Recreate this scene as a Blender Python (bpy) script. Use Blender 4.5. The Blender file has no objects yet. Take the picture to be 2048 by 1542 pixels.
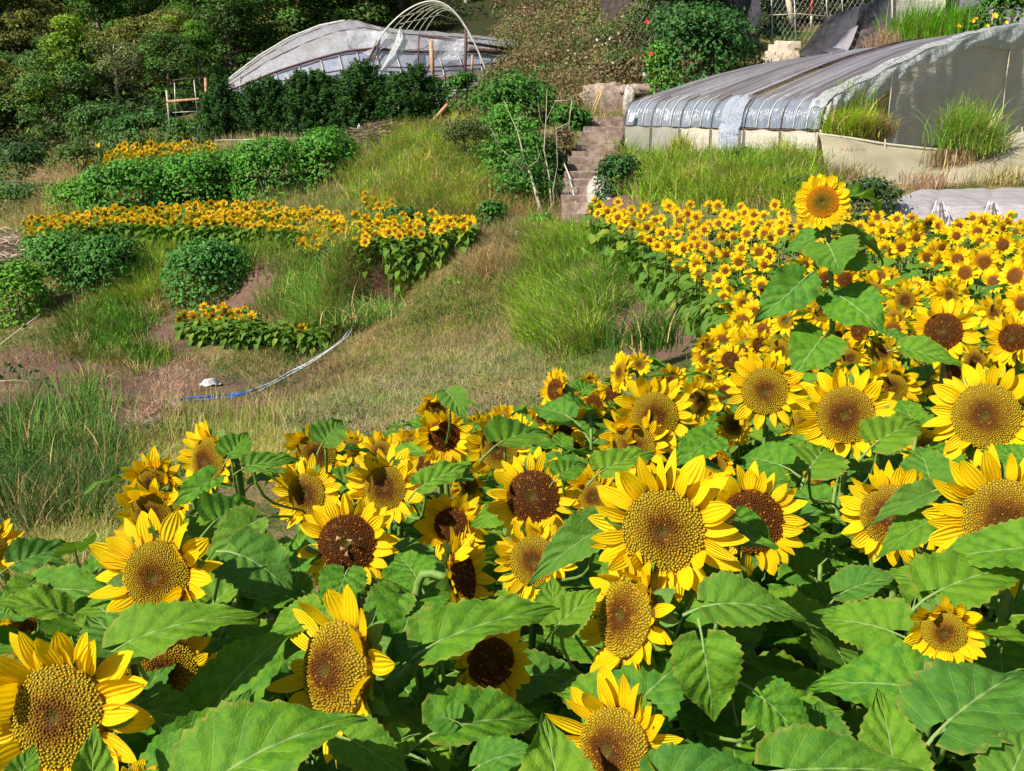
import bpy, math, random
import numpy as np
from mathutils import Matrix, Vector
random.seed(7); rng = np.random.default_rng(7)
R = math.radians
sc = bpy.context.scene
COL = bpy.data.collections.new('scene'); sc.collection.children.link(COL)
# ---------------------------------------------------------------- camera, sky, sun
F = 1967.0; PITCH = R(13.9); CZ = 2.2
cam = bpy.data.cameras.new('camera'); cam.lens = 36*F/2048; cam.sensor_width = 36; cam.clip_end = 600; cam.clip_start = .05
camo = bpy.data.objects.new('camera', cam); sc.collection.objects.link(camo)
camo.location = (0, 0, CZ); camo.rotation_euler = (R(90)-PITCH, 0, 0); sc.camera = camo
SUN = Vector((-.60, -.42, .68)).normalized()
elev = math.asin(SUN.z); azim = math.atan2(SUN.x, SUN.y)
w = bpy.data.worlds.new('World'); sc.world = w; w.use_nodes = True
nt = w.node_tree; sky = nt.nodes.new('ShaderNodeTexSky'); sky.sky_type = 'NISHITA'; sky.sun_disc = False
sky.sun_elevation = elev; sky.sun_rotation = azim
bg = nt.nodes['Background']; bg.inputs[1].default_value = .062
nt.links.new(sky.outputs[0], bg.inputs[0])
sl = bpy.data.lights.new('sun', 'SUN'); sl.energy = 5.0; sl.angle = R(.5); sl.color = (1, .93, .80)
so = bpy.data.objects.new('sun', sl); sc.collection.objects.link(so)
so.rotation_euler = SUN.to_track_quat('Z', 'Y').to_euler(); so.location = (-10, -8, 20)
sc.view_settings.view_transform = 'Standard'; sc.view_settings.look = 'None'
sc.view_settings.exposure = .78; sc.view_settings.gamma = 1
sc.cycles.max_bounces = 8; sc.cycles.transparent_max_bounces = 16; sc.cycles.use_denoising = True
sc.cycles.diffuse_bounces = 3; sc.cycles.glossy_bounces = 2; sc.cycles.transmission_bounces = 4

cp, sp = math.cos(PITCH), math.sin(PITCH)
def P(u, v, d):
    """world point seen at photograph position u, v and at forward distance d"""
    xc = (u-1024)/F; yc = -(v-771)/F
    dy = cp+yc*sp; dz = -sp+yc*cp; k = d/dy
    return Vector((xc*k, d, CZ+dz*k))
# ---------------------------------------------------------------- helpers
def link(o, parent=None):
    COL.objects.link(o)
    if parent is not None: o.parent = parent
    return o
def tag(o, label=None, cat=None, group=None, kind=None):
    if label: o['label'] = label
    if cat: o['category'] = cat
    if group: o['group'] = group
    if kind: o['kind'] = kind
    return o
def empty(name, loc=(0, 0, 0), label=None, cat=None, group=None):
    o = bpy.data.objects.new(name, None); o.location = loc; o.empty_display_size = .1; link(o)
    return tag(o, label, cat, group)
def obj(name, me, parent=None, M=None):
    o = bpy.data.objects.new(name, me); link(o, parent)
    if M is not None: o.matrix_basis = M
    return o
class Acc:
    """collects vertex arrays and faces, builds one mesh"""
    def __init__(s): s.V = []; s.n = 0; s.Fs = []; s.L = []; s.C = []
    def add(s, V, Fc, mi=0, luv=None, col=None):
        V = np.asarray(V, dtype=np.float32).reshape(-1, 3); n = len(V)
        for f in (Fc if isinstance(Fc, list) else [Fc]):
            if len(f): s.Fs.append((np.asarray(f, dtype=np.int32)+s.n, mi))
        s.V.append(V); s.n += n
        s.L.append(np.zeros((n, 3), np.float32) if luv is None else np.asarray(luv, np.float32))
        c = np.ones((n, 4), np.float32)
        if col is not None: c[:, :3] = col
        s.C.append(c); return s
    def mesh(s, name, mats, smooth=True):
        me = bpy.data.meshes.new(name)
        if not s.V: return me
        V = np.concatenate(s.V); me.vertices.add(len(V)); me.vertices.foreach_set('co', V.ravel())
        idx = np.concatenate([f.ravel() for f, _ in s.Fs]); 
        tot = np.concatenate([np.full(len(f), f.shape[1], np.int32) for f, _ in s.Fs])
        mi = np.concatenate([np.full(len(f), m, np.int32) for f, m in s.Fs])
        st = np.zeros(len(tot), np.int32); st[1:] = np.cumsum(tot)[:-1]
        me.loops.add(len(idx)); me.loops.foreach_set('vertex_index', idx)
        me.polygons.add(len(tot)); me.polygons.foreach_set('loop_start', st)
        try: me.polygons.foreach_set('loop_total', tot)
        except Exception: pass
        me.polygons.foreach_set('material_index', mi)
        me.update(calc_edges=True)
        me.polygons.foreach_set('use_smooth', np.full(len(tot), smooth, bool))
        a = me.attributes.new('luv', 'FLOAT_VECTOR', 'POINT'); a.data.foreach_set('vector', np.concatenate(s.L).ravel())
        a = me.attributes.new('tint', 'FLOAT_COLOR', 'POINT'); a.data.foreach_set('color', np.concatenate(s.C).ravel())
        for m in (mats if isinstance(mats, (list, tuple)) else [mats]): me.materials.append(m)
        return me
def tube(pts, rad, n=6, caps=True):
    pts = [Vector(p) for p in pts]; m = len(pts)
    if not hasattr(rad, '__len__'): rad = [rad]*m
    V = []; up = Vector((0, 0, 1)); px = None
    for i, p in enumerate(pts):
        t = (pts[min(i+1, m-1)]-pts[max(i-1, 0)]).normalized()
        if px is None:
            px = t.orthogonal().normalized()
        px = (px-t*px.dot(t)).normalized(); py = t.cross(px)
        for k in range(n):
            a = 2*math.pi*k/n; V.append(p+(px*math.cos(a)+py*math.sin(a))*rad[i])
    Q = [(i*n+k, i*n+(k+1) % n, (i+1)*n+(k+1) % n, (i+1)*n+k) for i in range(m-1) for k in range(n)]
    fs = [np.array(Q)]
    if caps and n == 4: fs.append(np.array([(3, 2, 1, 0), tuple((m-1)*4+k for k in range(4))]))
    elif caps:
        fs.append(np.array([(0, k+1, k) for k in range(1, n-1)]+[((m-1)*n, (m-1)*n+k, (m-1)*n+k+1) for k in range(1, n-1)]))
    return np.array([list(v) for v in V]), fs
def boxv(c, sx, sy, sz, rz=0., j=0.):
    V = np.array([(x, y, z) for z in (-.5, .5) for y in (-.5, .5) for x in (-.5, .5)])*(sx, sy, sz)
    if j: V = V+rng.uniform(-j, j, V.shape)
    ca, sa = math.cos(rz), math.sin(rz); x = V[:, 0]*ca-V[:, 1]*sa; y = V[:, 0]*sa+V[:, 1]*ca
    V = np.stack([x, y, V[:, 2]], 1)+np.array(list(c))
    return V, [np.array([(0, 2, 3, 1), (4, 5, 7, 6), (0, 1, 5, 4), (2, 6, 7, 3), (0, 4, 6, 2), (1, 3, 7, 5)])]
def gridsurf(rows):
    """rows: list of equal-length lists of points -> quads"""
    n = len(rows); m = len(rows[0]); V = np.array([[list(p) for p in r] for r in rows]).reshape(-1, 3)
    i, j = np.meshgrid(np.arange(n-1), np.arange(m-1), indexing='ij'); a = (i*m+j).ravel()
    luv = np.stack([np.repeat(np.linspace(0, 1, n), m), np.tile(np.linspace(0, 1, m), n), np.zeros(n*m)], 1)
    return V, [np.stack([a, a+1, a+m+1, a+m], 1)], luv
def vnoise(x, y, s=0):
    """smooth value noise, numpy"""
    xi = np.floor(x).astype(np.int64); yi = np.floor(y).astype(np.int64); fx = x-xi; fy = y-yi
    fx = fx*fx*(3-2*fx); fy = fy*fy*(3-2*fy)
    def h(a, b):
        n = (a*374761393+b*668265263+s*1442695041) & 0x7fffffff; n = ((n ^ (n >> 13))*1274126177) & 0x7fffffff
        return ((n ^ (n >> 16)) & 0xffff)/65535.
    return (h(xi, yi)*(1-fx)+h(xi+1, yi)*fx)*(1-fy)+(h(xi, yi+1)*(1-fx)+h(xi+1, yi+1)*fx)*fy
def fbm(x, y, s=0): return vnoise(x, y, s)*.5+vnoise(x*2.1, y*2.1, s+1)*.3+vnoise(x*4.3, y*4.3, s+2)*.2
def inpoly(px, py, poly):
    inside = np.zeros(len(px), bool); n = len(poly)
    for i in range(n):
        x1, y1 = poly[i]; x2, y2 = poly[(i+1) % n]
        if y1 == y2: continue
        c = ((y1 > py) != (y2 > py)) & (px < (x2-x1)*(py-y1)/(y2-y1)+x1); inside ^= c
    return inside
# ---------------------------------------------------------------- materials
class NB:
    def __init__(s, name):
        s.m = bpy.data.materials.new(name); s.m.use_nodes = True; s.t = s.m.node_tree; s.t.nodes.clear()
        s.out = s.t.nodes.new('ShaderNodeOutputMaterial')
    def n(s, ty, **kw):
        nd = s.t.nodes.new('ShaderNode'+ty)
        for k, v in kw.items():
            if k.startswith('i_'):
                k = k[2:]; k = int(k) if k.isdigit() else k.replace('_', ' ')
                if hasattr(v, 'bl_idname') or isinstance(v, bpy.types.NodeSocket): s.t.links.new(v, nd.inputs[k])
                else: nd.inputs[k].default_value = v
            else: setattr(nd, k, v)
        return nd
    def math(s, op, a, b=None, c=None):
        nd = s.t.nodes.new('ShaderNodeMath'); nd.operation = op
        for i, x in enumerate((a, b, c)):
            if x is None: continue
            if isinstance(x, bpy.types.NodeSocket): s.t.links.new(x, nd.inputs[i])
            else: nd.inputs[i].default_value = x
        return nd.outputs[0]
    def mix(s, f, a, b, mode='MIX'):
        nd = s.t.nodes.new('ShaderNodeMix'); nd.data_type = 'RGBA'; nd.blend_type = mode
        for i, x in ((0, f), (6, a), (7, b)):
            if isinstance(x, bpy.types.NodeSocket): s.t.links.new(x, nd.inputs[i])
            else: nd.inputs[i].default_value = (*x, 1) if hasattr(x, '__len__') and len(x) == 3 else x
        return nd.outputs[2]
    def ramp(s, f, stops):
        nd = s.t.nodes.new('ShaderNodeValToRGB'); s.t.links.new(f, nd.inputs[0]); e = nd.color_ramp.elements
        while len(e) < len(stops): e.new(.5)
        for i, (p, c) in enumerate(stops): e[i].position = p; e[i].color = (*c, 1)
        return nd.outputs[0]
    def sstep(s, x, lo, hi):
        nd = s.t.nodes.new('ShaderNodeMapRange'); nd.interpolation_type = 'SMOOTHSTEP'
        s.t.links.new(x, nd.inputs[0]); nd.inputs[1].default_value = lo; nd.inputs[2].default_value = hi
        return nd.outputs[0]
    def noise(s, scale, detail=3, vec=None, rough=.5):
        nd = s.t.nodes.new('ShaderNodeTexNoise'); nd.inputs['Scale'].default_value = scale; nd.inputs['Detail'].default_value = detail
        nd.inputs['Roughness'].default_value = rough
        if vec is None: vec = s.n('TexCoord').outputs['Object']
        s.t.links.new(vec, nd.inputs['Vector']); return nd.outputs[0]
    def bump(s, h, st=.5, dist=.01):
        nd = s.t.nodes.new('ShaderNodeBump'); nd.inputs['Strength'].default_value = st; nd.inputs['Distance'].default_value = dist
        s.t.links.new(h, nd.inputs['Height']); return nd.outputs[0]
    def surf(s, col, rough=.6, normal=None, spec=.5, transl=0., tcol=None, alpha=None, metal=0.):
        p = s.n('BsdfPrincipled'); 
        for k, x in (('Base Color', col), ('Roughness', rough), ('Specular IOR Level', spec), ('Metallic', metal)):
            if isinstance(x, bpy.types.NodeSocket): s.t.links.new(x, p.inputs[k])
            else: p.inputs[k].default_value = (*x, 1) if hasattr(x, '__len__') else x
        if normal is not None: s.t.links.new(normal, p.inputs['Normal'])
        o = p.outputs[0]
        if transl > 0:
            t = s.n('BsdfTranslucent'); tc = tcol if tcol is not None else col
            if isinstance(tc, bpy.types.NodeSocket): s.t.links.new(tc, t.inputs[0])
            else: t.inputs[0].default_value = (*tc, 1)
            if normal is not None: s.t.links.new(normal, t.inputs['Normal'])
            mx = s.n('MixShader'); mx.inputs[0].default_value = transl
            s.t.links.new(o, mx.inputs[1]); s.t.links.new(t.outputs[0], mx.inputs[2]); o = mx.outputs[0]
        if alpha is not None:
            tr = s.n('BsdfTransparent'); mx = s.n('MixShader')
            if isinstance(alpha, bpy.types.NodeSocket): s.t.links.new(alpha, mx.inputs[0])
            else: mx.inputs[0].default_value = alpha
            s.t.links.new(tr.outputs[0], mx.inputs[1]); s.t.links.new(o, mx.inputs[2]); o = mx.outputs[0]
        s.t.links.new(o, s.out.inputs[0]); return s.m
def m_leaf(name, c1, c2, vein, yellow=.0):
    b = NB(name); a = b.n('Attribute', attribute_name='luv'); sx = b.n('SeparateXYZ', i_0=a.outputs['Vector'])
    u, t, rn = sx.outputs; at = b.math('ABSOLUTE', t)
    rib = b.math('SUBTRACT', 1., b.sstep(at, .0, .045))
    q = b.math('FRACT', b.math('MULTIPLY', b.math('SUBTRACT', u, b.math('MULTIPLY', b.math('POWER', at, .75), .42)), 5.))
    q = b.math('ABSOLUTE', b.math('SUBTRACT', q, .5))
    side = b.math('SUBTRACT', 1., b.sstep(q, .0, .045)); side = b.math('MULTIPLY', side, b.math('SUBTRACT', 1., b.math('MULTIPLY', at, .8)))
    stalk = b.math('LESS_THAN', u, -.001)
    v = b.math('MAXIMUM', rib, b.math('MULTIPLY', side, .62)); v = b.math('MAXIMUM', v, stalk)
    oi = b.n('ObjectInfo'); rnd = b.math('FRACT', b.math('ADD', oi.outputs['Random'], rn))
    nz = b.noise(9., 3)
    col = b.mix(b.sstep(nz, .3, .7), c1, c2); col = b.mix(b.math('MULTIPLY', b.math('POWER', rnd, 1.5), .65), col, (.15, .27, .014)); col = b.mix(b.math('MULTIPLY', b.sstep(b.math('FRACT', b.math('MULTIPLY', rnd, 7.3)), .6, 1.), .45), col, (.035, .13, .035))
    if yellow: 
        yb = b.math('MULTIPLY', b.math('GREATER_THAN', rnd, .9), b.sstep(nz, .35, .65)); col = b.mix(b.math('MULTIPLY', yb, yellow), col, (.42, .38, .06))
    sp_ = b.sstep(b.noise(55., 1), .76, .80); col = b.mix(b.math('MULTIPLY', sp_, .5), col, (.35, .28, .08))
    col = b.mix(b.math('MULTIPLY', v, .62), col, vein)
    eg = b.math('MULTIPLY', b.sstep(b.math('ADD', at, b.math('MULTIPLY', b.noise(14., 3), .5)), 1.12, 1.3), b.math('GREATER_THAN', rnd, .35)); eg = b.math('MULTIPLY', eg, b.math('GREATER_THAN', u, 0.)); col = b.mix(b.math('MULTIPLY', eg, .6), col, (.30, .24, .05))
    h = b.math('ADD', b.math('MULTIPLY', b.math('COSINE', b.math('MULTIPLY', q, 6.28)), -.50), b.math('ADD', b.math('MULTIPLY', b.noise(18., 2), 1.0), b.math('MULTIPLY', b.noise(80., 2), .4)))
    h = b.math('SUBTRACT', h, b.math('MULTIPLY', v, .5))
    nm = b.bump(h, .7, .005)
    return b.surf(col, .58, nm, .13, .28, b.mix(.5, col, (.2, .42, .02)))
M_LEAF = m_leaf('sunflower_leaf', (.040, .155, .016), (.110, .255, .014), (.34, .46, .18))
M_LEAFF = m_leaf('sunflower_leaf_far', (.060, .155, .024), (.11, .22, .03), (.20, .28, .09), .5)
def m_petal(name, c0, c1, c2):
    b = NB(name); a = b.n('Attribute', attribute_name='luv'); sx = b.n('SeparateXYZ', i_0=a.outputs['Vector']); u, t, rn = sx.outputs
    oi = b.n('ObjectInfo'); rnd = b.math('FRACT', b.math('ADD', oi.outputs['Random'], rn))
    col = b.mix(b.sstep(u, .0, .35), c0, c1); col = b.mix(b.math('MULTIPLY', rnd, .5), col, c2)
    st = b.math('SINE', b.math('MULTIPLY', t, 15.)); 
    sm = b.math('MULTIPLY', b.sstep(st, .3, 1.), b.math('SUBTRACT', 1., u)); col = b.mix(b.math('MULTIPLY', sm, .35), col, (.80, .33, .002))
    sv = b.sstep(b.noise(30., 2), .62, .75); col = b.mix(b.math('MULTIPLY', sv, .2), col, c0)
    nm = b.bump(b.math('ADD', st, b.noise(30., 2)), .45, .0035)
    return b.surf(col, .6, nm, .2, .42, b.mix(.5, col, (.95, .55, .0)))
M_PETAL = m_petal('sunflower_petal', (.88, .47, .002), (.92, .62, .003), (.94, .70, .004))
M_PETALF = m_petal('sunflower_petal_far', (.90, .46, .002), (.93, .62, .003), (.93, .54, .002))
M_PETALT = m_petal('sunflower_petal_pale', (.90, .45, .002), (.95, .68, .004), (.95, .70, .006))
def m_disc(name, stops, amt=.12):
    b = NB(name); a = b.n('Attribute', attribute_name='luv'); sx = b.n('SeparateXYZ', i_0=a.outputs['Vector']); r, tip, rn = sx.outputs
    oi = b.n('ObjectInfo'); off = b.math('MULTIPLY', b.math('SUBTRACT', oi.outputs['Random'], .5), amt*2)
    rr = b.math('ADD', b.math('ADD', r, off), b.math('MULTIPLY', b.math('SUBTRACT', b.noise(3., 2), .5), .45))
    rr = b.math('ADD', rr, b.math('MULTIPLY', b.math('SUBTRACT', rn, .5), .14))
    col = b.ramp(rr, stops)
    ce = b.math('SUBTRACT', 1., b.sstep(r, .10, .2)); col = b.mix(ce, col, (.075, .085, .008))
    col = b.mix(b.math('SUBTRACT', 1., tip), col, (.06, .022, .002))
    col = b.mix(b.math('MULTIPLY', b.math('GREATER_THAN', rn, .93), .5), col, (.55, .25, .01))
    return b.surf(col, .75, None, .15)
M_DISC = m_disc('floret_disc', [(.0, (.03, .012, .002)), (.22, (.10, .03, .002)), (.42, (.20, .085, .003)), (.58, (.34, .20, .006)), (.85, (.48, .36, .012))])
M_DISCB = m_disc('dark_floret_disc', [(.0, (.05, .035, .003)), (.3, (.06, .014, .002)), (.7, (.10, .026, .002)), (1., (.20, .07, .003))])
M_DISCT = m_disc('young_floret_disc', [(.0, (.10, .13, .008)), (.3, (.16, .17, .01)), (.55, (.45, .24, .005)), (.8, (.75, .26, .004)), (1., (.85, .32, .004))], .02)
M_DISCF = m_disc('far_floret_disc', [(.0, (.07, .03, .003)), (.3, (.13, .04, .002)), (.65, (.12, .04, .003)), (1., (.27, .11, .004))], .25)
def m_plain(name, c1, c2, scale=8., rough=.7, bs=.3, bd=.01, spec=.3, transl=0., useTint=False, alpha=None, metal=0.):
    b = NB(name); nz = b.noise(scale, 4); col = b.mix(b.sstep(nz, .3, .7), c1, c2)
    if useTint:
        a = b.n('Attribute', attribute_name='tint'); col = b.mix(1., col, a.outputs['Color'], 'MULTIPLY')
    return b.surf(col, rough, b.bump(nz, bs, bd), spec, transl, None, alpha, metal)
def m_fol(name, rough=.6, transl=.25, spec=.25):
    b = NB(name); a = b.n('Attribute', attribute_name='tint'); return b.surf(a.outputs['Color'], rough, None, spec, transl)
M_STEM = m_plain('sunflower_stem', (.10, .19, .03), (.17, .27, .06), 30., .6, .4, .003, transl=0)
M_BRACT = m_plain('green_bract', (.06, .15, .02), (.12, .24, .03), 20., .6, transl=.2)
M_FOL = m_fol('foliage'); M_GRASS = m_fol('grass_blades', .65, .25, .2)
M_BARK = m_plain('bark', (.14, .10, .07), (.30, .24, .18), 12., .9, .8, .03)
M_PALEBARK = m_plain('pale_bark', (.30, .26, .18), (.45, .40, .29), 12., .85, .6, .02)
M_WOOD = m_plain('weathered_wood', (.33, .17, .10), (.50, .29, .19), 9., .8, .4, .01)
M_GREYWOOD = m_plain('grey_wood', (.30, .27, .21), (.45, .40, .30), 9., .8, .4, .01)
M_DARKSTEEL = m_plain('rusty_steel', (.06, .035, .035), (.12, .065, .06), 15., .7)
M_STEEL = m_plain('galvanised_steel', (.34, .34, .33), (.46, .46, .44), 20., .45, metal=.4)
M_WHITEPIPE = m_plain('white_pipe', (.48, .48, .45), (.6, .6, .56), 10., .5)
def m_film(name, c, rough, alpha, bs=.6, scale=3., streak=(1, 1, 1), dirt=(.3, .25, .2), da=.4):
    b = NB(name); tc = b.n('TexCoord').outputs['Object']; mp = b.n('Mapping', i_0=tc); mp.inputs['Scale'].default_value = streak
    nz = b.noise(scale, 5, mp.outputs[0], .6); n2 = b.noise(1.3, 4)
    col = b.mix(b.math('MULTIPLY', b.sstep(n2, .4, .75), da), c, dirt)
    al = b.math('ADD', alpha, b.math('MULTIPLY', b.math('SUBTRACT', b.noise(.9, 3), .5), .4))
    al = b.math('MINIMUM', b.math('MAXIMUM', al, .0), 1.)
    return b.surf(col, rough, b.bump(nz, bs, .15), .6, .3, c, al)
M_FILM = m_film('clear_greenhouse_film', (.60, .61, .68), .22, .55, .9, 2.4)
M_FILM2 = m_film('milky_greenhouse_film', (.42, .44, .52), .24, .72, .5, 2., (1, 1, 1), (.14, .10, .11), .6)
M_CRUMP = m_film('crumpled_clear_film', (.56, .60, .60), .2, .78, 1., 4., (1, 1, 1), (.5, .5, .45), .2)
M_WHITEFILM = m_film('white_film', (.52, .49, .53), .35, .96, .7, 2.5, (.6, 1, 3.), (.5, .44, .47), .5)
M_NET = m_film('insect_netting', (.42, .38, .27), .8, .95, .5, 1.6, (.5, .5, 2.5), (.22, .21, .12), .6)
M_NETGREY = m_film('grey_netting', (.60, .57, .49), .8, .97, .4, 2., (1, 1, 3), (.46, .43, .33), .6)
M_SHADE = m_film('dark_shade_cloth', (.028, .028, .045), .75, .95, .5, 2., (1, 1, 1), (.06, .055, .08))
M_SHADEL = m_film('faded_shade_cloth', (.33, .31, .36), .75, .95, .5, 2., (1, 1, 1), (.12, .11, .14))
M_STONE = m_plain('stair_stone', (.17, .125, .10), (.35, .27, .225), 5., .9, .8, .04)
M_PALESTONE = m_plain('pale_plaster', (.28, .25, .23), (.48, .44, .41), 6., .9, .9, .06)
M_BLOCK = m_plain('pale_block', (.55, .45, .36), (.70, .60, .50), 6., .9, .5, .02)
M_STRAW = m_fol('dry_stalks', .8, .15, .1)
M_BLUE = m_plain('blue_hose', (.012, .10, .55), (.02, .16, .72), 5., .4)
M_GREYPIPE = m_plain('grey_hose', (.22, .27, .36), (.40, .45, .52), 2., .4)
M_WHITE = m_plain('white_bag', (.45, .45, .46), (.65, .65, .65), 20., .6, .8, .02)
M_FLOWERO = m_plain('orange_bloom', (.9, .42, .0), (.9, .5, .0), 20., .6)
M_FLOWERR = m_plain('red_bloom', (.6, .01, .03), (.75, .02, .06), 20., .6)
# ---------------------------------------------------------------- terrain
CT = [  # photograph u, v, forward distance of ground points
 (0,1150,5.6),(150,1150,5.4),(0,900,9),(150,800,12.5),(300,900,10.5),(300,1010,7.2),(420,950,8.5),(600,860,12.5),(850,780,15),(1080,760,14),
 (1000,700,17),(1330,620,15),(1400,695,11.3),(1230,505,20.5),(1340,590,16),(1440,705,10.8),(1160,600,17.5),(1250,550,17.8),(1120,490,21.5),
 (330,815,16.4),(400,790,17.8),(560,775,18.2),(700,680,20.3),(640,720,19.6),(60,760,17.5),(30,700,21),(250,830,15.2),(350,722,21.4),(480,722,21.6),(150,700,21.5),
 (370,690,22.3),(640,680,22.),(450,615,24),(600,610,23.2),(720,600,22.4),(800,640,20.6),(950,600,20.2),(1060,560,20.2),(0,650,24),(100,600,25),(300,605,25),
 (700,540,22.6),(930,535,21.2),(1000,500,22),(200,520,27),(480,520,25.4),(560,510,25),(100,520,27.2),(0,500,29),(0,600,25.5),
 (150,470,29),(400,460,28),(650,455,26.5),(850,470,24),(950,450,24.6),(1050,450,24),
 (250,425,31),(450,420,30.6),(650,410,29.4),(120,410,33),(0,400,37),(60,350,42),
 (300,352,33.5),(430,350,33.5),(480,305,34.5),(640,300,34.5),(750,270,34.3),(900,330,28.5),(850,400,26.5),(900,250,33),(960,330,28.5),(1000,400,25.6),
 (430,285,37),(700,280,37),(880,270,36),(300,320,38),(200,330,40),(100,300,48),(200,260,50),(400,240,46),(700,190,46),(950,180,42),
 (0,250,58),(300,200,62),(600,150,62),(900,90,60),(1100,60,50),(1200,10,54),(0,100,80),(400,40,80),(800,0,80),(1200,-120,85),(1700,-150,90),(0,-60,115),(700,-120,115),
 (1000,250,33.3),(1100,170,37.5),(1000,150,40),(1200,170,35.8),(1100,100,42),
 (1165,472,23.8),(1165,400,25.6),(1175,340,28),(1200,290,30),(1235,240,32),(1080,430,25),(1050,330,28.5),(1100,250,32),(1230,232,34.),(1150,220,33.5),
 (1260,168,35.2),(1300,165,35.2),(1400,172,34.5),(1500,125,37),(1565,130,35.5),(1560,95,39),(1700,118,36),(1880,85,36.5),(2048,80,36),(1750,20,45),(2000,0,45),
 (1215,400,25.3),(1235,310,29.6),(1210,410,23.2),(1250,405,22.5),(1250,300,29.8),(1640,325,23.7),(1450,312,27),(1450,400,21.2),(1600,400,20.6),(1640,380,21.3),(1750,385,21.2),(2048,378,20.8),(2100,470,17),(1850,470,17.2)]
XY = []; Z = []
for u, v, d in CT:
    p = P(u, v, d); XY.append((p.x, p.y)); Z.append(p.z)
for x, y, z in [(-1.3,1.2,0),(-.9,3,0),(-.55,4.2,-.05),(.3,5.2,-.1),(1.4,6,-.15),(3,6,-.05),(5,6,0),(8,6,.1),(0,0,.1),(3,0,.15),(7,0,.2),(-2,-.5,.1),(-1.6,.6,0),(1,3,0),(4,3,0),(8,3,.1),
                (-4,1,-.5),(-6,3,-.9),(-10,4,-1.6),(-9,12,-2.3),(-16,12,-3.2),(-20,25,-3),(-25,40,-2),(1.9,8.2,-.62),(4,9,-.2),(6.5,13,-.02),(4,14,-.25),(2.6,14,-.4),(5.4,16.6,0.02),(9,14,.05),(3,19,.0),(14,15,.3),(14,6,.4),
                (12,24,1.9),(16,28,2.3),(9,28,2.),(12,33,2.6),(20,22,2.2),(20,36,5),(26,30,5),(-40,60,4),(40,60,14),(40,20,5),(30,5,2),(0,-6,.3),(-15,-5,-1),(15,-5,.6),(-40,20,-4),(-45,90,16),(45,110,32),(0,135,36),(-45,135,30),(45,135,40)]:
    XY.append((x, y)); Z.append(z)
XY = np.array(XY, float); Z = np.array(Z, float)
def ker(r2): return -np.sqrt(r2+.15)
A_ = ker(((XY[:, None]-XY[None])**2).sum(-1)); n_ = len(XY)
A_ = A_+np.eye(n_)*.02*-1; A_ = np.block([[A_, np.ones((n_, 1))], [np.ones((1, n_)), np.zeros((1, 1))]])
W_ = np.linalg.solve(A_, np.append(Z, 0))
gx = np.concatenate([np.arange(-60, -22, 1.2), np.arange(-22, 22, .22), np.arange(22, 61, 1.2)]); gy = np.concatenate([np.arange(-8, 0, .8), np.arange(0, 40, .22), np.arange(40, 60, .6), np.arange(60, 141, 2.)])
GX, GY = np.meshgrid(gx, gy, indexing='ij')
def raw(X, Y):
    out = np.full(X.shape, W_[-1])
    for i in range(n_): out += W_[i]*ker((X-XY[i, 0])**2+(Y-XY[i, 1])**2)
    return out
GZ = raw(GX, GY)
GZ += (fbm(GX*.9, GY*.9, 3)-.5)*.22*np.clip((GY-7)/8, 0.05, 1)+(fbm(GX*3, GY*3, 5)-.5)*.07
def gz(x, y):
    x = np.asarray(x, float); y = np.asarray(y, float)
    i = np.clip(np.searchsorted(gx, x)-1, 0, len(gx)-2); j = np.clip(np.searchsorted(gy, y)-1, 0, len(gy)-2)
    fx = np.clip((x-gx[i])/(gx[i+1]-gx[i]), 0, 1); fy = np.clip((y-gy[j])/(gy[j+1]-gy[j]), 0, 1)
    return (GZ[i, j]*(1-fx)+GZ[i+1, j]*fx)*(1-fy)+(GZ[i, j+1]*(1-fx)+GZ[i+1, j+1]*fx)*fy
def gzf(x, y): return float(gz(x, y))
def hit(u, v, dmin=3.):
    """ground points seen at photograph positions u, v (arrays); nan where none"""
    u = np.atleast_1d(np.asarray(u, float)); v = np.atleast_1d(np.asarray(v, float))
    xc = (u-1024)/F; yc = -(v-771)/F; dy = cp+yc*sp; sx_ = xc/dy; sz = (-sp+yc*cp)/dy
    res = np.full(len(u), np.nan); d = dmin; prev = np.full(len(u), dmin)
    act = np.ones(len(u), bool)
    while d < 125 and act.any():
        z = CZ+sz*d; g = gz(sx_*d, np.full(len(u), d)); h = act & (z <= g); res[h] = d; act &= ~h; d *= 1.004
    return np.stack([sx_*res, res, gz(sx_*res, res)], 1)
def H(u, v, dmin=3.):
    p = hit(u, v, dmin)[0]
    if np.isnan(p[0]): p = np.array(list(P(u, v, 100.)))
    return Vector(p)
# ---------------------------------------------------------------- ground sheet
def soilmask(x, y):
    m = np.zeros(np.shape(x))
    for u, v, d, rx, ry in [(400,770,18.2,2.6,2.4),(300,790,17,1.6,2.4),(90,800,15.5,2.2,3.2),(60,700,19,2.6,2.),(560,800,16,3,.8),(1380,660,12.8,.8,1.6),(1310,612,15.2,.8,.8),(1180,480,22.8,1,1.),
                            (500,590,24.2,1.2,.7),(30,500,29.5,2,1.5),(1180,200,35,1.3,.8),(340,640,23,1.,1.2),(1170,440,24.5,.9,3),(420,870,12,2,1),(2,560,28,1.5,1.5),(760,590,21.8,.7,.35)]:
        p = P(u, v, d); m = np.maximum(m, np.exp(-((x-p.x)/rx)**2-((y-p.y)/ry)**2))
    return m
acc = Acc(); nx, ny = GX.shape
i, j = np.meshgrid(np.arange(nx-1), np.arange(ny-1), indexing='ij'); a = (i*ny+j).ravel()
sm = soilmask(GX, GY).ravel()
acc.add(np.stack([GX, GY, GZ], -1).reshape(-1, 3), [np.stack([a, a+ny, a+ny+1, a+1], 1)], 0, None, np.stack([sm, sm, np.clip((GY.ravel()-44-np.where(GX.ravel() > 0, 8, 0)+np.where(GX.ravel() > 8, 13, 0))/8, 0, 1)], 1))
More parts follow.
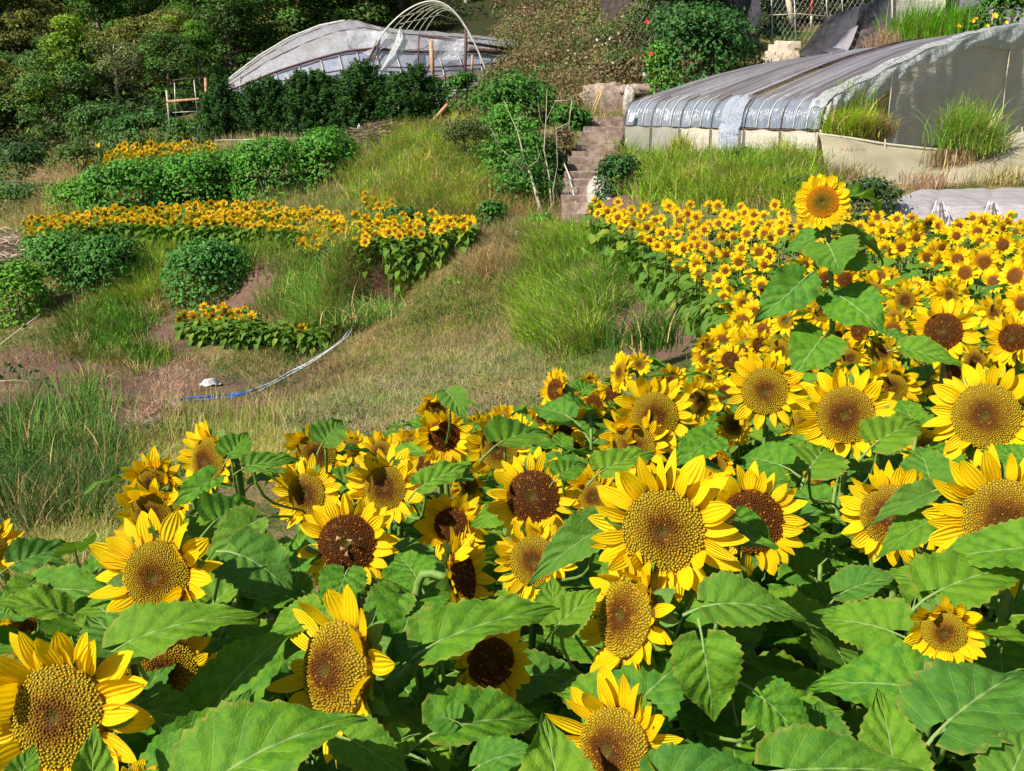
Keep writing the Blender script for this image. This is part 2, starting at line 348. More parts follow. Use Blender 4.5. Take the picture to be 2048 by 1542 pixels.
b = NB('earth_and_short_grass'); at = b.n('Attribute', attribute_name='tint'); sc_ = b.n('SeparateColor', i_0=at.outputs['Color']); s_ = b.math('MULTIPLY', sc_.outputs[0], 1.35)
n1 = b.noise(.9, 6, rough=.65); n2 = b.noise(7., 6, rough=.7); n3 = b.noise(35., 3)
soil = b.mix(n2, (.085, .048, .036), (.27, .165, .125)); dry = b.mix(n2, (.15, .11, .05), (.30, .23, .10)); gr = b.mix(n2, (.03, .06, .01), (.09, .14, .025))
g_ = b.mix(b.sstep(n1, .38, .6), gr, dry); f_ = b.math('ADD', s_, b.math('MULTIPLY', b.math('SUBTRACT', n2, .5), .9))
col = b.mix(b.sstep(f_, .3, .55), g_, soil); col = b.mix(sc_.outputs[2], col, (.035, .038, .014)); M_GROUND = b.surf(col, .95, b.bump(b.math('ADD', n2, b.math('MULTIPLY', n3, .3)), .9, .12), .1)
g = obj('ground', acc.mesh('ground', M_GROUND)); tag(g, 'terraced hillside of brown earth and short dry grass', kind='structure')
# ---------------------------------------------------------------- sunflower templates
def leaf_tpl(nu, nv, seed, W=.42, stalk=True, serr=.05):
    r = random.Random(seed); fold = r.uniform(.2, .6); droop = r.uniform(.10, .42); ph = r.uniform(0, 6); wav = r.uniform(.025, .07); side = r.uniform(-.08, .08); tw = r.uniform(-.25, .25)
    V = []; L = []
    us = [(k/(nu-1))**1.15 for k in range(nu)]
    for k, u in enumerate(us):
        wd = W*1.75*(max(u, .0)+.004)**.36*(1-u)**1.0*(1+.12*(1-u))*(1-.25*math.exp(-((u-.86)/.12)**2))
        if u < .02: wd = W*.16
        for q in range(nv):
            t = -1+2*q/(nv-1); e = 1+serr*(1 if k % 2 else -1)*(abs(t) > .9)*(0 < k < nu-1)
            y = t*wd*e; x = u-.36*W*1.6*abs(t)**1.5*(1-u)**2.6
            z = fold*abs(y)*(1-.3*u)-droop*u*u+wav*math.sin(u*9+ph+t*1.5)*abs(t)**1.5+wav*.5*math.sin(u*23+ph*2)*abs(t)**2
            z += tw*y*u-.25*(abs(y)**2)*.8
            V.append((x, y+side*u*u, z)); L.append((max(u, .0), t, (seed*.137) % 1))
    i, j = np.meshgrid(np.arange(nu-1), np.arange(nv-1), indexing='ij'); a = (i*nv+j).ravel()
    Fs = [np.stack([a, a+nv, a+nv+1, a+1], 1)]
    V = np.array(V); L = np.array(L)
    if stalk:
        tv, tf = tube([(-.42, 0, -.16), (-.2, 0, -.03), (0, 0, 0), (.06, 0, -.004)], [.022, .016, .014, .006], 4 if nu < 10 else 6, False)
        Fs.append(tf[0]+len(V)); V = np.concatenate([V, tv]); L = np.concatenate([L, np.tile([-1., 0, 0], (len(tv), 1))])
    return V, Fs, L
def petal_tpl(nu, nv, seed, W=.2):
    r = random.Random(seed); cup = r.uniform(.3, 1.1)*r.choice([1, 1, 1, -.5]); curl = r.uniform(-.35, .42); tw = r.uniform(-.9, .9); ph = r.uniform(0, 6); W = W*r.uniform(.82, 1.2); sd = r.uniform(-.12, .12)
    V = []; L = []
    for k in range(nu):
        u = k/(nu-1); wd = W*(math.sin(math.pi*min(1, (u*.93+.07))**.9))**.62*(1-.22*u) if u < 1 else .004
        if u == 0: wd = W*.35
        for q in range(nv):
            t = -1+2*q/(nv-1); y = t*wd; z = cup*y*y*2+curl*u*u+.012*math.sin(t*8+ph)*(1-u)+.02*math.sin(u*7+ph+t)
            z += tw*y*u; V.append((u, y+sd*u*u, z)); L.append((u, t, (seed*.31) % 1))
    i, j = np.meshgrid(np.arange(nu-1), np.arange(nv-1), indexing='ij'); a = (i*nv+j).ravel()
    return np.array(V), [np.stack([a, a+nv, a+nv+1, a+1], 1)], np.array(L)
def disc_tpl(N, seed, dome=.22, spike=.55):
    r = np.random.default_rng(seed); k = np.arange(N)+.5; rad = np.sqrt(k/N); th = k*2.399963
    h = lambda q: dome*(1-q**2.2)-.10*np.exp(-(q/.16)**2)
    acc = Acc(); ns = 24; rings = [0.001, .2, .4, .6, .8, .93, 1.0, 1.02]
    V = []; L = []
    for q in rings:
        for s in range(ns):
            z = h(q)-.015 if q < 1.01 else -.22
            V.append((q*math.cos(s*2*math.pi/ns), q*math.sin(s*2*math.pi/ns), z)); L.append((q, .25, .4))
    Q = [(i*ns+s, i*ns+(s+1) % ns, (i+1)*ns+(s+1) % ns, (i+1)*ns+s) for i in range(len(rings)-1) for s in range(ns)]
    acc.add(V, np.array(Q)[:, ::-1], 0, L)
    sz = 1.55/math.sqrt(N)*(.75+.35*rad)
    th = th+r.normal(0, .22, N)*sz/np.maximum(rad, .08); rad = np.clip(rad+r.normal(0, .16, N)*sz, 0, 1); base = np.stack([rad*np.cos(th), rad*np.sin(th), h(rad)-.01], 1)
    er = np.stack([np.cos(th), np.sin(th), 0*th], 1); et = np.stack([-np.sin(th), np.cos(th), 0*th], 1); ez = np.array([0, 0, 1.])
    hh = spike*sz*r.uniform(.7, 1.3, N)*np.where(rad < .3, .6, 1.); q = sz*.62; q2 = sz*.28
    rows = []
    for a_, b_, zz, w_ in ((-1, 0, 0, q), (0, -1, 0, q), (1, 0, 0, q), (0, 1, 0, q)): rows.append(base+er*(a_*w_)[:, None]+et*(b_*w_)[:, None])
    for a_, b_ in ((-1, 0), (0, -1), (1, 0), (0, 1)): rows.append(base+er*(a_*q2)[:, None]+et*(b_*q2)[:, None]+ez*hh[:, None])
    V = np.stack(rows, 1).reshape(-1, 3); o = (np.arange(N)*8)[:, None]
    Fq = np.concatenate([o+np.array([[a, (a+1) % 4, 4+(a+1) % 4, 4+a]]) for a in range(4)]+[o+np.array([[4, 5, 6, 7]])])
    rn = r.random(N)
    L = np.zeros((N, 8, 3)); L[:, :, 0] = rad[:, None]; L[:, :4, 1] = .15; L[:, 4:, 1] = 1; L[:, :, 2] = rn[:, None]
    acc.add(V, Fq, 0, L.reshape(-1, 3)); return acc
LEAF_N = []; LEAF_M = []; LEAF_F = []
for s in range(12):
    V, Fs, L = leaf_tpl(27, 11, s+1, random.uniform(.42, .54)); LEAF_N.append(Acc().add(V, Fs, 0, L).mesh('leaf', M_LEAF))
for s in range(7):
    V, Fs, L = leaf_tpl(8, 5, s+31, random.uniform(.46, .56), True, .0); LEAF_M.append(Acc().add(V, Fs, 0, L).mesh('leaf', M_LEAFF))
LEAF_T = [leaf_tpl(5, 3, s+61, .44, False, 0) for s in range(4)]
PET_N = []; PET_T = []
for s in range(14):
    V, Fs, L = petal_tpl(9, 7, s+1, .275); PET_N.append(Acc().add(V, Fs, 0, L).mesh('petal', M_PETAL)); PET_T.append(Acc().add(V, Fs, 0, L).mesh('petal', M_PETALT))
def nobj_disc(N, s, m, **k):
    return disc_tpl(N, s, **k).mesh('disc', m, False)
DISC_N = [nobj_disc(900, 1, M_DISC), nobj_disc(700, 2, M_DISC, dome=.3), nobj_disc(620, 3, M_DISC, dome=.16)]
DISC_B = [nobj_disc(600, 4, M_DISCB), nobj_disc(450, 5, M_DISCB, dome=.12)]; DISC_T = nobj_disc(600, 6, M_DISCT, dome=.1)
def back_mesh(seed):   # receptacle bowl and pointed bracts, unit disc radius
    r = random.Random(seed); a = Acc(); pts = [(0, 0, -.62), (0, 0, -.52), (0, 0, -.3), (0, 0, -.14)]
    V, Fs = tube(pts, [.16, .5, .92, 1.04], 16, False); a.add(V, Fs, 0)
    for k in range(26):
        th = k*2.399963+r.uniform(-.1, .1); V, Fs, L = petal_tpl(5, 3, seed*50+k, .2)
        M = Matrix.Rotation(th, 4, 'Z') @ Matrix.Translation((.9, 0, -.2)) @ Matrix.Rotation(-r.uniform(-.9, .35), 4, 'Y') @ Matrix.Diagonal((.62, .9, .6, 1))
        M = np.array(M); V = V@M[:3, :3].T+M[:3, 3]; a.add(V, Fs, 0)
    return a.mesh('flower_head', M_BRACT)
BACK = [back_mesh(s) for s in range(3)]
def far_head(seed, np_=22, dr=.5, nu=3, emax=.5):
    """petal ring (unit outer radius) and disc arrays"""
    r = random.Random(seed); a = Acc()
    for k in range(np_):
        th = k*2*math.pi/np_+r.uniform(-.12, .12); ly = k % 2
        V, Fs, L = petal_tpl(nu+1, 3, seed*70+k, .27)
        M = np.array(Matrix.Rotation(th, 4, 'Z') @ Matrix.Translation((dr*.88, 0, -.02-.05*ly)) @ Matrix.Rotation(-r.uniform(-.15, emax), 4, 'Y') @ Matrix.Rotation(r.uniform(-.4, .4), 4, 'X') @ Matrix.Diagonal((1.12-dr, .78, .6, 1)))
        V = V@M[:3, :3].T+M[:3, 3]; L = L.copy(); L[:, 2] = r.random(); a.add(V, Fs, 0, L)
    V, Fs = tube([(0, 0, -.3), (0, 0, -.2), (0, 0, -.06)], [.08, .35, dr*.98], 8, False); a.add(V, Fs, 1)
    b_ = Acc(); n = 12; V = []; L = []
    for q, z in ((.01, .05), (.35, .09), (.75, .06), (1., -.02)):
        for s in range(n): V.append((q*dr*math.cos(s*2*math.pi/n), q*dr*math.sin(s*2*math.pi/n), z)); L.append((q, r.uniform(.5, 1), r.random()*.9))
    Q = [(i*n+s, (i+1)*n+s, (i+1)*n+(s+1) % n, i*n+(s+1) % n) for i in range(3) for s in range(n)]; b_.add(V, np.array(Q), 0, L)
    return a, b_
FH = [far_head(s, random.choice([19, 22, 25]), random.choice([.44, .48, .54])) for s in range(8)]
FHM = [(a.mesh('flower_head', [M_PETALT, M_BRACT]), b_.mesh('disc', M_DISCF)) for a, b_ in FH]
FT = [far_head(s+20, 15, random.choice([.44, .5]), 2, .2) for s in range(5)]
# ---------------------------------------------------------------- sunflowers
def frame(n, roll=0.):
    n = n.normalized(); x = Vector((0, 0, 1)).cross(n)
    if x.length < .05: x = Vector((1, 0, 0))
    x.normalize(); y = n.cross(x); M = Matrix((x, y, n)).transposed().to_4x4()
    return M @ Matrix.Rotation(roll, 4, 'Z')
def bez(p0, p1, p2, p3, n):
    return [(1-t)**3*p0+3*(1-t)**2*t*p1+3*(1-t)*t*t*p2+t**3*p3 for t in [k/(n-1) for k in range(n)]]
def leafM(at, az, el, L, roll=0., st=.42):
    x = Vector((math.cos(az)*math.cos(el), math.sin(az)*math.cos(el), math.sin(el))); z = Vector((0, 0, 1)); z = (z-x*z.dot(x))
    if z.length < .05: z = Vector((1, 0, 0))
    z.normalize(); y = z.cross(x); M = Matrix((x, y, z)).transposed().to_4x4() @ Matrix.Rotation(roll, 4, 'X')
    off = M @ Vector((-st, 0, -.16)); return Matrix.Translation(at-off*L) @ M @ Matrix.Scale(L, 4)
def face(pos, yaw, pitch):
    c = Vector((0, 0, CZ))-pos; az = math.atan2(c.x, -c.y); el = math.atan2(c.z, math.hypot(c.x, c.y))
    az += R(yaw); el += R(pitch); return Vector((math.sin(az)*math.cos(el), -math.cos(az)*math.cos(el), math.sin(el)))
def stem_part(root, g, hp, n, r0=.013, r1=.010, nseg=12, hook=.09):
    ht = hp.z-g.z; b0 = hp-n*hook; side = Vector((b0.x-g.x, b0.y-g.y, 0))
    crown = Vector((b0.x, b0.y, b0.z-.02)) if n.z > -.2 else b0+Vector((0, 0, .02))
    pts = bez(g, g+Vector((0, 0, ht*.45)), Vector((b0.x-n.x*.05, b0.y-n.y*.05, b0.z-ht*.18)), b0, nseg)
    pts = pts[:-1]+bez(b0, b0+(b0-pts[-2]).normalized()*hook*.5, hp-n*hook*.35, hp-n*.02, 5)
    V, Fs = tube([p-g for p in pts], [r0+(r1-r0)*k/(len(pts)-1) for k in range(len(pts))], 8 if nseg > 8 else 5)
    o = obj('stem', Acc().add(V, Fs).mesh('stem', M_STEM), root); return pts
def near_flower(u, v, D, yaw, pitch, df=.56, kind='n', label='', relz=.95, d=None, roll=None, npet=None, Dr=None, leaves=7, gz0=None, pe=.0, group=None, miss0=None):
    if d is None:
        d1 = relz*F/(v-284.); D1 = D*d1/F; s = (.262/D1)**.5; d = d1*s
    hp = P(u, v, d); Dr = D*d/F if Dr is None else Dr; Rr = Dr/2*1.12; rd = Rr*df*.96
    n = face(hp, yaw, pitch); g0 = Vector((hp.x+random.uniform(-.05, .05)-n.x*.1, hp.y-n.y*.14+.02, 0)); g0.z = gzf(g0.x, g0.y)-.01
    root = empty('sunflower', g0, label, 'sunflower', group)
    pts = stem_part(root, g0, hp-n*rd*.35, n, hook=.10)
    Mh = Matrix.Translation(hp-g0) @ frame(n, random.uniform(0, 6) if roll is None else roll)
    hd = obj('flower_head', random.choice(BACK), root, Mh @ Matrix.Scale(rd, 4))
    dm = {'n': random.choice(DISC_N), 'b': random.choice(DISC_B), 't': DISC_T}[kind]
    obj('disc', dm, hd, Matrix.Rotation(random.uniform(0, 6), 4, 'Z'))
    ph0 = random.uniform(0, 6); pw = random.uniform(.05, .3); miss = random.choice([0, .03, .06, .10]) if miss0 is None else miss0
    npet = npet or random.randint(31, 37); pl = (Rr-rd*.9)/rd
    for k in range(npet):
        ly = k % 2; th = 2*math.pi*k/npet+random.uniform(-.11, .11)
        if random.random() < miss: continue
        e = random.uniform(-.18, .34)+(.2 if ly else 0)+pe+pw*math.sin(th+ph0)
        if random.random() < .16: e += random.uniform(.35, 1.0)
        L = pl*random.uniform(.85, 1.15)*(1.05 if ly == 0 else .92)
        M = Matrix.Rotation(th, 4, 'Z') @ Matrix.Translation((.93, 0, -.07-.07*(1-ly))) @ Matrix.Rotation(-e, 4, 'Y') @ Matrix.Rotation(random.uniform(-.6, .6), 4, 'X') @ Matrix.Diagonal((L, L*random.uniform(.8, 1.15) if kind != 't' else L*1.3, L*.6, 1))
        obj('petal', random.choice(PET_T if kind == 't' else PET_N), hd, M)
    ht = pts[-1].z-g0.z; az = random.uniform(0, 6)
    for k in range(leaves):
        f = .93-.62*(k/max(1, leaves-1))**1.1; p = pts[int(f*(len(pts)-5))]-g0; az += 2.399963
        a2 = az
        # the two top leaves keep off the camera side of the bloom
        if k < 3:
            ca = math.atan2(n.y, n.x); dlt = (a2-ca+math.pi) % (2*math.pi)-math.pi
            if abs(dlt) < 1.1: a2 = ca+(1.3 if dlt > 0 else -1.3)
        obj('leaf', random.choice(LEAF_N), root, leafM(p, a2, R(random.uniform(-5, 30)-k*5), (random.uniform(.15, .21) if k < 3 else random.uniform(.18, .25)), R(random.uniform(-25, 25))))
    return root, hp, n, pts, g0
def hero_leaf(root, g0, bu, bv, tu, tv, d0, d1, W=1.0, roll=0., flip=False, hang=.0):
    """a leaf of the plant 'root', from its blade base to its tip"""
    a = P(bu, bv, d0); t = P(tu, tv, d1); x = (t-a); L = x.length; x.normalize()
    c = Vector((0, 0, CZ))-a; c.normalize(); z = (Vector((0, 0, 1))*.75+c*.65); z = (z-x*z.dot(x)).normalized(); y = z.cross(x)
    M = Matrix((x, y, z)).transposed().to_4x4() @ Matrix.Rotation(R(roll), 4, 'X')
    obj('leaf', LEAF_N[hash((bu, tv)) % len(LEAF_N)], root, Matrix.Translation(a-g0) @ M @ Matrix.Diagonal((L, L*W, L, 1)))
# ---------------------------------------------------------------- the blooms nearest the camera
# u, v of the disc centre, outer diameter in photograph pixels, yaw and pitch away from facing the camera, disc share, kind, label, extras
NEAR = [
 (112,1432,385,-34,-6,.55,'n','huge drooping sunflower in the bottom left corner with a bulging golden green disc',dict(d=1.62,pe=.1,npet=30,miss0=0)),
 (325,1345,225,8,4,.62,'n','sunflower half hidden under two broad leaves beside the huge drooping one',dict(d=1.95)),
 (668,1340,360,-52,-8,.56,'n','sunflower turned far to the left with a shaded disc and few ragged petals',dict(d=1.80,npet=17,pe=.15)),
 (312,1152,270,-26,-14,.52,'n','large sunflower with long upright petals and a golden honeycomb disc above the broad leaf',dict(pe=.15)),
 (302,1028,150,-22,-30,.56,'n','sunflower with its disc cut by the petals of the large bloom below it',dict(pe=.3)),
 (308,968,128,-12,-30,.52,'n','topmost of the three blooms stacked at the left edge of the sunflower bed',dict(pe=.3)),
 (414,922,150,-48,-4,.62,'n','sunflower facing left and standing clear against the dry grass',dict(pe=.1)),
 (-18,1095,120,-10,-20,.5,'n','partly cropped sunflower at the far left edge of the photo',dict()),
 (52,1258,135,0,-38,.52,'n','sunflower with upright petals just above the huge drooping bloom',dict(pe=.4)),
 (152,1192,66,70,-10,.5,'n','small half open sunflower seen from the side among left leaves',dict(pe=.9,npet=16)),
 (632,908,132,-8,-32,.6,'n','sunflower with tall petals rising above a bloom that faces left',dict(pe=.3)),
 (612,988,142,-30,-2,.58,'n','sunflower with an oval brown disc directly below the tall petalled one',dict()),
 (770,975,158,-14,0,.55,'n','sunflower with a brown disc and green eye, upright behind the darkest bloom',dict()),
 (694,1086,192,-4,4,.60,'b','flat facing sunflower with the darkest brown disc and bees on it',dict()),
 (903,1050,140,-6,-14,.50,'b','sunflower with a small dark disc and broad petals beside a leaf',dict(pe=.2)),
 (928,1150,180,74,-8,.60,'b','edge on sunflower with a nearly black shaded disc',dict(pe=.4,d=2.15)),
 (996,900,135,-12,-24,.58,'n','sunflower with upright petals left of a pointed leaf, in the second rank',dict(pe=.25)),
 (888,872,118,6,-24,.52,'b','sunflower with a shaded brown disc in the clump at the bed edge',dict(pe=.2)),
 (872,815,78,-4,-38,.5,'n','small sunflower poking up highest against the dry grass in the middle',dict(pe=.4)),
 (822,893,86,-20,-20,.5,'n','small crowded sunflower left of the clump at the bed edge',dict(pe=.3)),
 (1065,993,180,-6,2,.58,'b','round sunflower with an even brown disc in the centre of the photo',dict()),
 (1066,1122,168,-16,-12,.60,'n','sunflower crossed by a long pointed leaf below the round central bloom',dict(pe=.1)),
 (1186,992,124,-14,-22,.52,'n','sunflower squeezed between the round central bloom and the largest head',dict(pe=.2)),
 (1326,1062,295,-2,-8,.56,'n','largest sunflower with a domed olive disc and a leaf over its lower edge',dict(pe=.05,npet=32)),
 (1502,1042,208,8,-6,.60,'b','sunflower right of the largest head with a leaf across its disc',dict()),
 (1248,1232,265,-52,-6,.62,'n','sunflower turned left below the largest head with an oval golden disc',dict(d=2.0,pe=.15)),
 (1308,832,160,2,-20,.58,'n','sunflower with a greenish eye above the bloom beside the broad pointed leaf',dict(pe=.1)),
 (1266,892,145,-10,-18,.60,'n','sunflower behind a broad pointed leaf just above the largest head',dict(pe=.1)),
 (1110,780,84,-44,0,.52,'b','lone narrow sunflower facing left at the upper edge of the near bed',dict()),
 (1240,745,76,-54,0,.52,'n','narrow sunflower facing left near the dirt path',dict()),
 (1396,802,92,46,-6,.55,'n','sunflower turned right behind the one with a greenish eye',dict()),
 (1342,760,66,-4,-26,.5,'n','small sunflower looking up over the bloom with a greenish eye',dict(pe=.3)),
 (1530,782,150,0,-2,.60,'n','sunflower with a wide speckled olive disc left of the tall stem',dict()),
 (1612,850,108,4,-8,.56,'n','sunflower partly behind the broad disc bloom below the tall stem',dict()),
 (1690,830,184,-4,0,.60,'n','broad sunflower right below the tall stem with a tiny dark centre',dict()),
 (1782,772,112,10,-26,.56,'n','sunflower peeping out behind the broad one below the tall stem',dict(pe=.3)),
 (1972,832,210,-4,0,.60,'n','very broad sunflower near the right edge with combed olive rings',dict()),
 (1886,662,126,-4,4,.55,'b','sunflower with a ringed brown disc standing over the crowded far bloom field',dict()),
 (2026,676,104,-14,2,.52,'b','sunflower at the right edge beside the ringed brown one',dict()),
 (1782,1030,196,-8,-6,.62,'n','sunflower with two leaves lying across its disc',dict()),
 (2012,1042,290,-6,-8,.57,'n','large sunflower cut by the right edge with a leaf over its disc',dict()),
 (1888,1262,165,4,-40,.54,'n','orange shaded sunflower rising behind a broad leaf low on the right',dict(pe=.35,d=1.78)),
 (982,1325,175,22,-26,.58,'b','sunflower with a black shaded disc under a long leaf low in the middle',dict(pe=.25,d=1.95)),
 (1225,1500,315,-34,-24,.56,'n','bottom sunflower with stiff upright petals and a raised leaf before it',dict(d=1.60,pe=.25,npet=27,miss0=0)),
 (1460,720,64,2,4,.52,'b','small neat sunflower with a dark ringed disc at the end of the path',dict()),
 (1127,872,82,30,-20,.58,'b','sunflower with a dark shaded disc under a wavy leaf',dict()),
 (1432,925,92,-20,-46,.5,'n','sunflower showing only its upper petals right of the broad pointed leaf',dict(pe=.6)),
 (1505,925,64,66,-6,.6,'n','small side on sunflower hanging under a pale leaf',dict(pe=.4,npet=16)),
 (1657,1012,48,-10,-50,.5,'n','tiny half open sunflower in the gap between two large blooms',dict(pe=.8,npet=14)),
 (2062,1222,90,-30,-10,.5,'n','sunflower cropped by the lower right edge',dict()),
 (1182,842,70,-12,-4,.52,'n','left of the two small sunflowers side by side in the near bed',dict()),
 (1216,846,66,14,-12,.5,'n','right of the two small sunflowers side by side in the near bed',dict()),
 (1486,606,46,-6,4,.52,'n','first sunflower of the far field beside the dirt path',dict(d=10.3)),
 (936,972,82,-8,-34,.5,'n','sunflower behind the small dark disc one, upper petals only',dict(pe=.4)),
 (1080,838,60,-6,-28,.5,'n','small sunflower behind the wavy leaf at the bed edge',dict(pe=.3)),
 (1008,836,58,-20,-30,.5,'n','small sunflower above the second rank at the bed edge',dict(pe=.3)),
 (265,1590,150,0,-30,.5,'n','sunflower cropped by the bottom edge beside the huge drooping one',dict(d=1.45,pe=.4)),
 (865,1205,92,10,-20,.5,'n','sunflower tucked behind the edge on one',dict(pe=.4)),
 (1180,768,52,0,-30,.5,'n','small sunflower behind the lone narrow one',dict(pe=.3)),
 (1278,728,50,-10,-20,.5,'n','small sunflower just right of the narrow left facing one',dict(pe=.3)),
 (1416,690,50,-10,-20,.5,'n','small sunflower left of the neat dark ringed one',dict(pe=.3)),
 (1418,752,60,-10,-30,.5,'n','small sunflower below the neat dark ringed one',dict(pe=.3)),
 (1700,715,70,10,-20,.55,'n','sunflower hugging the tall stem on its right side',dict(pe=.2)),
 (1645,622,72,4,-6,.56,'n','sunflower in the shade of the tall plant leaf',dict()),
]
ROOTS = []
for (u, v, D, yw, pt, df, kd, lb, kw) in NEAR:
    pt2 = pt*.5 if pt < -10 else pt; kw = dict(kw); kw['pe'] = kw.get('pe', 0)+(.1 if pt < -16 else 0); ROOTS.append(near_flower(u, v, D, yw-4, pt2, df, kd, lb, **kw))
# the tall one
hpT = P(1645, 403, 4.3)
nT = face(hpT, 2, 2); g0 = Vector((P(1668, 720, 4.3).x, 4.45, 0)); g0.z = gzf(g0.x, g0.y)
rT = empty('sunflower', g0, 'tallest sunflower with a pale orange disc towering over the whole field', 'sunflower')
ptsT = [g0, P(1672, 860, 4.4), P(1666, 700, 4.38), P(1662, 560, 4.36), P(1658, 480, 4.36), P(1650, 432, 4.36), hpT-nT*.03]
V, Fs = tube([p-g0 for p in ptsT], [.018, .016, .0135, .012, .0115, .012, .016], 10); obj('stem', Acc().add(V, Fs).mesh('stem', M_STEM), rT)
RT = 53*4.3/F*1.02; rd = RT*.57; hd = obj('flower_head', BACK[0], rT, Matrix.Translation(hpT-g0) @ frame(nT) @ Matrix.Scale(rd, 4)); obj('disc', DISC_T, hd)
for k in range(36):
    th = 2*math.pi*k/36+random.uniform(-.08, .08); e = random.uniform(-.1, .15)+(.12 if k % 2 else 0); L = (RT-rd*.9)/rd*random.uniform(.92, 1.1)
    obj('petal', random.choice(PET_T), hd, Matrix.Rotation(th, 4, 'Z') @ Matrix.Translation((.9, 0, -.06-.06*(k % 2))) @ Matrix.Rotation(-e, 4, 'Y') @ Matrix.Rotation(random.uniform(-.5, .5), 4, 'X') @ Matrix.Diagonal((L, L*1.35, L*.6, 1)))
for (bu, bv, tu, tv, da, db, W_r, ro) in [(1658,492,1678,534,4.3,4.18,2.0,0),(1668,516,1770,530,4.34,4.25,.8,10),(1640,472,1545,500,4.4,4.5,.7,0),(1600,565,1520,640,4.3,4.2,1.05,-20),
        (1690,598,1765,650,4.3,4.1,1.2,10),(1640,680,1590,735,4.25,4.1,1.3,-10),(1700,480,1795,498,4.42,4.5,.6,0),(1690,395,1770,378,4.6,4.9,.5,0),(1660,600,1720,560,4.4,4.5,.7,0)]:
    hero_leaf(rT, g0, bu, bv, tu, tv, da, db, W_r, ro)
def petio(root, g0, a, b, sag=.02):
    m = (a+b)/2+Vector((0, 0, sag)); V, Fs = tube([p-g0 for p in (a, m, b)], [.006, .005, .004], 6); obj('leaf_stalk', Acc().add(V, Fs).mesh('leaf_stalk', M_STEM), root)
for a, b_ in [((1664,500,4.36),(1658,492,4.3)),((1664,570,4.36),(1668,516,4.34)),((1664,572,4.37),(1595,572,4.3)),((1666,625,4.37),(1690,608,4.3)),((1668,660,4.37),(1635,690,4.25))]:
    petio(rT, g0, P(*a), P(*b_))
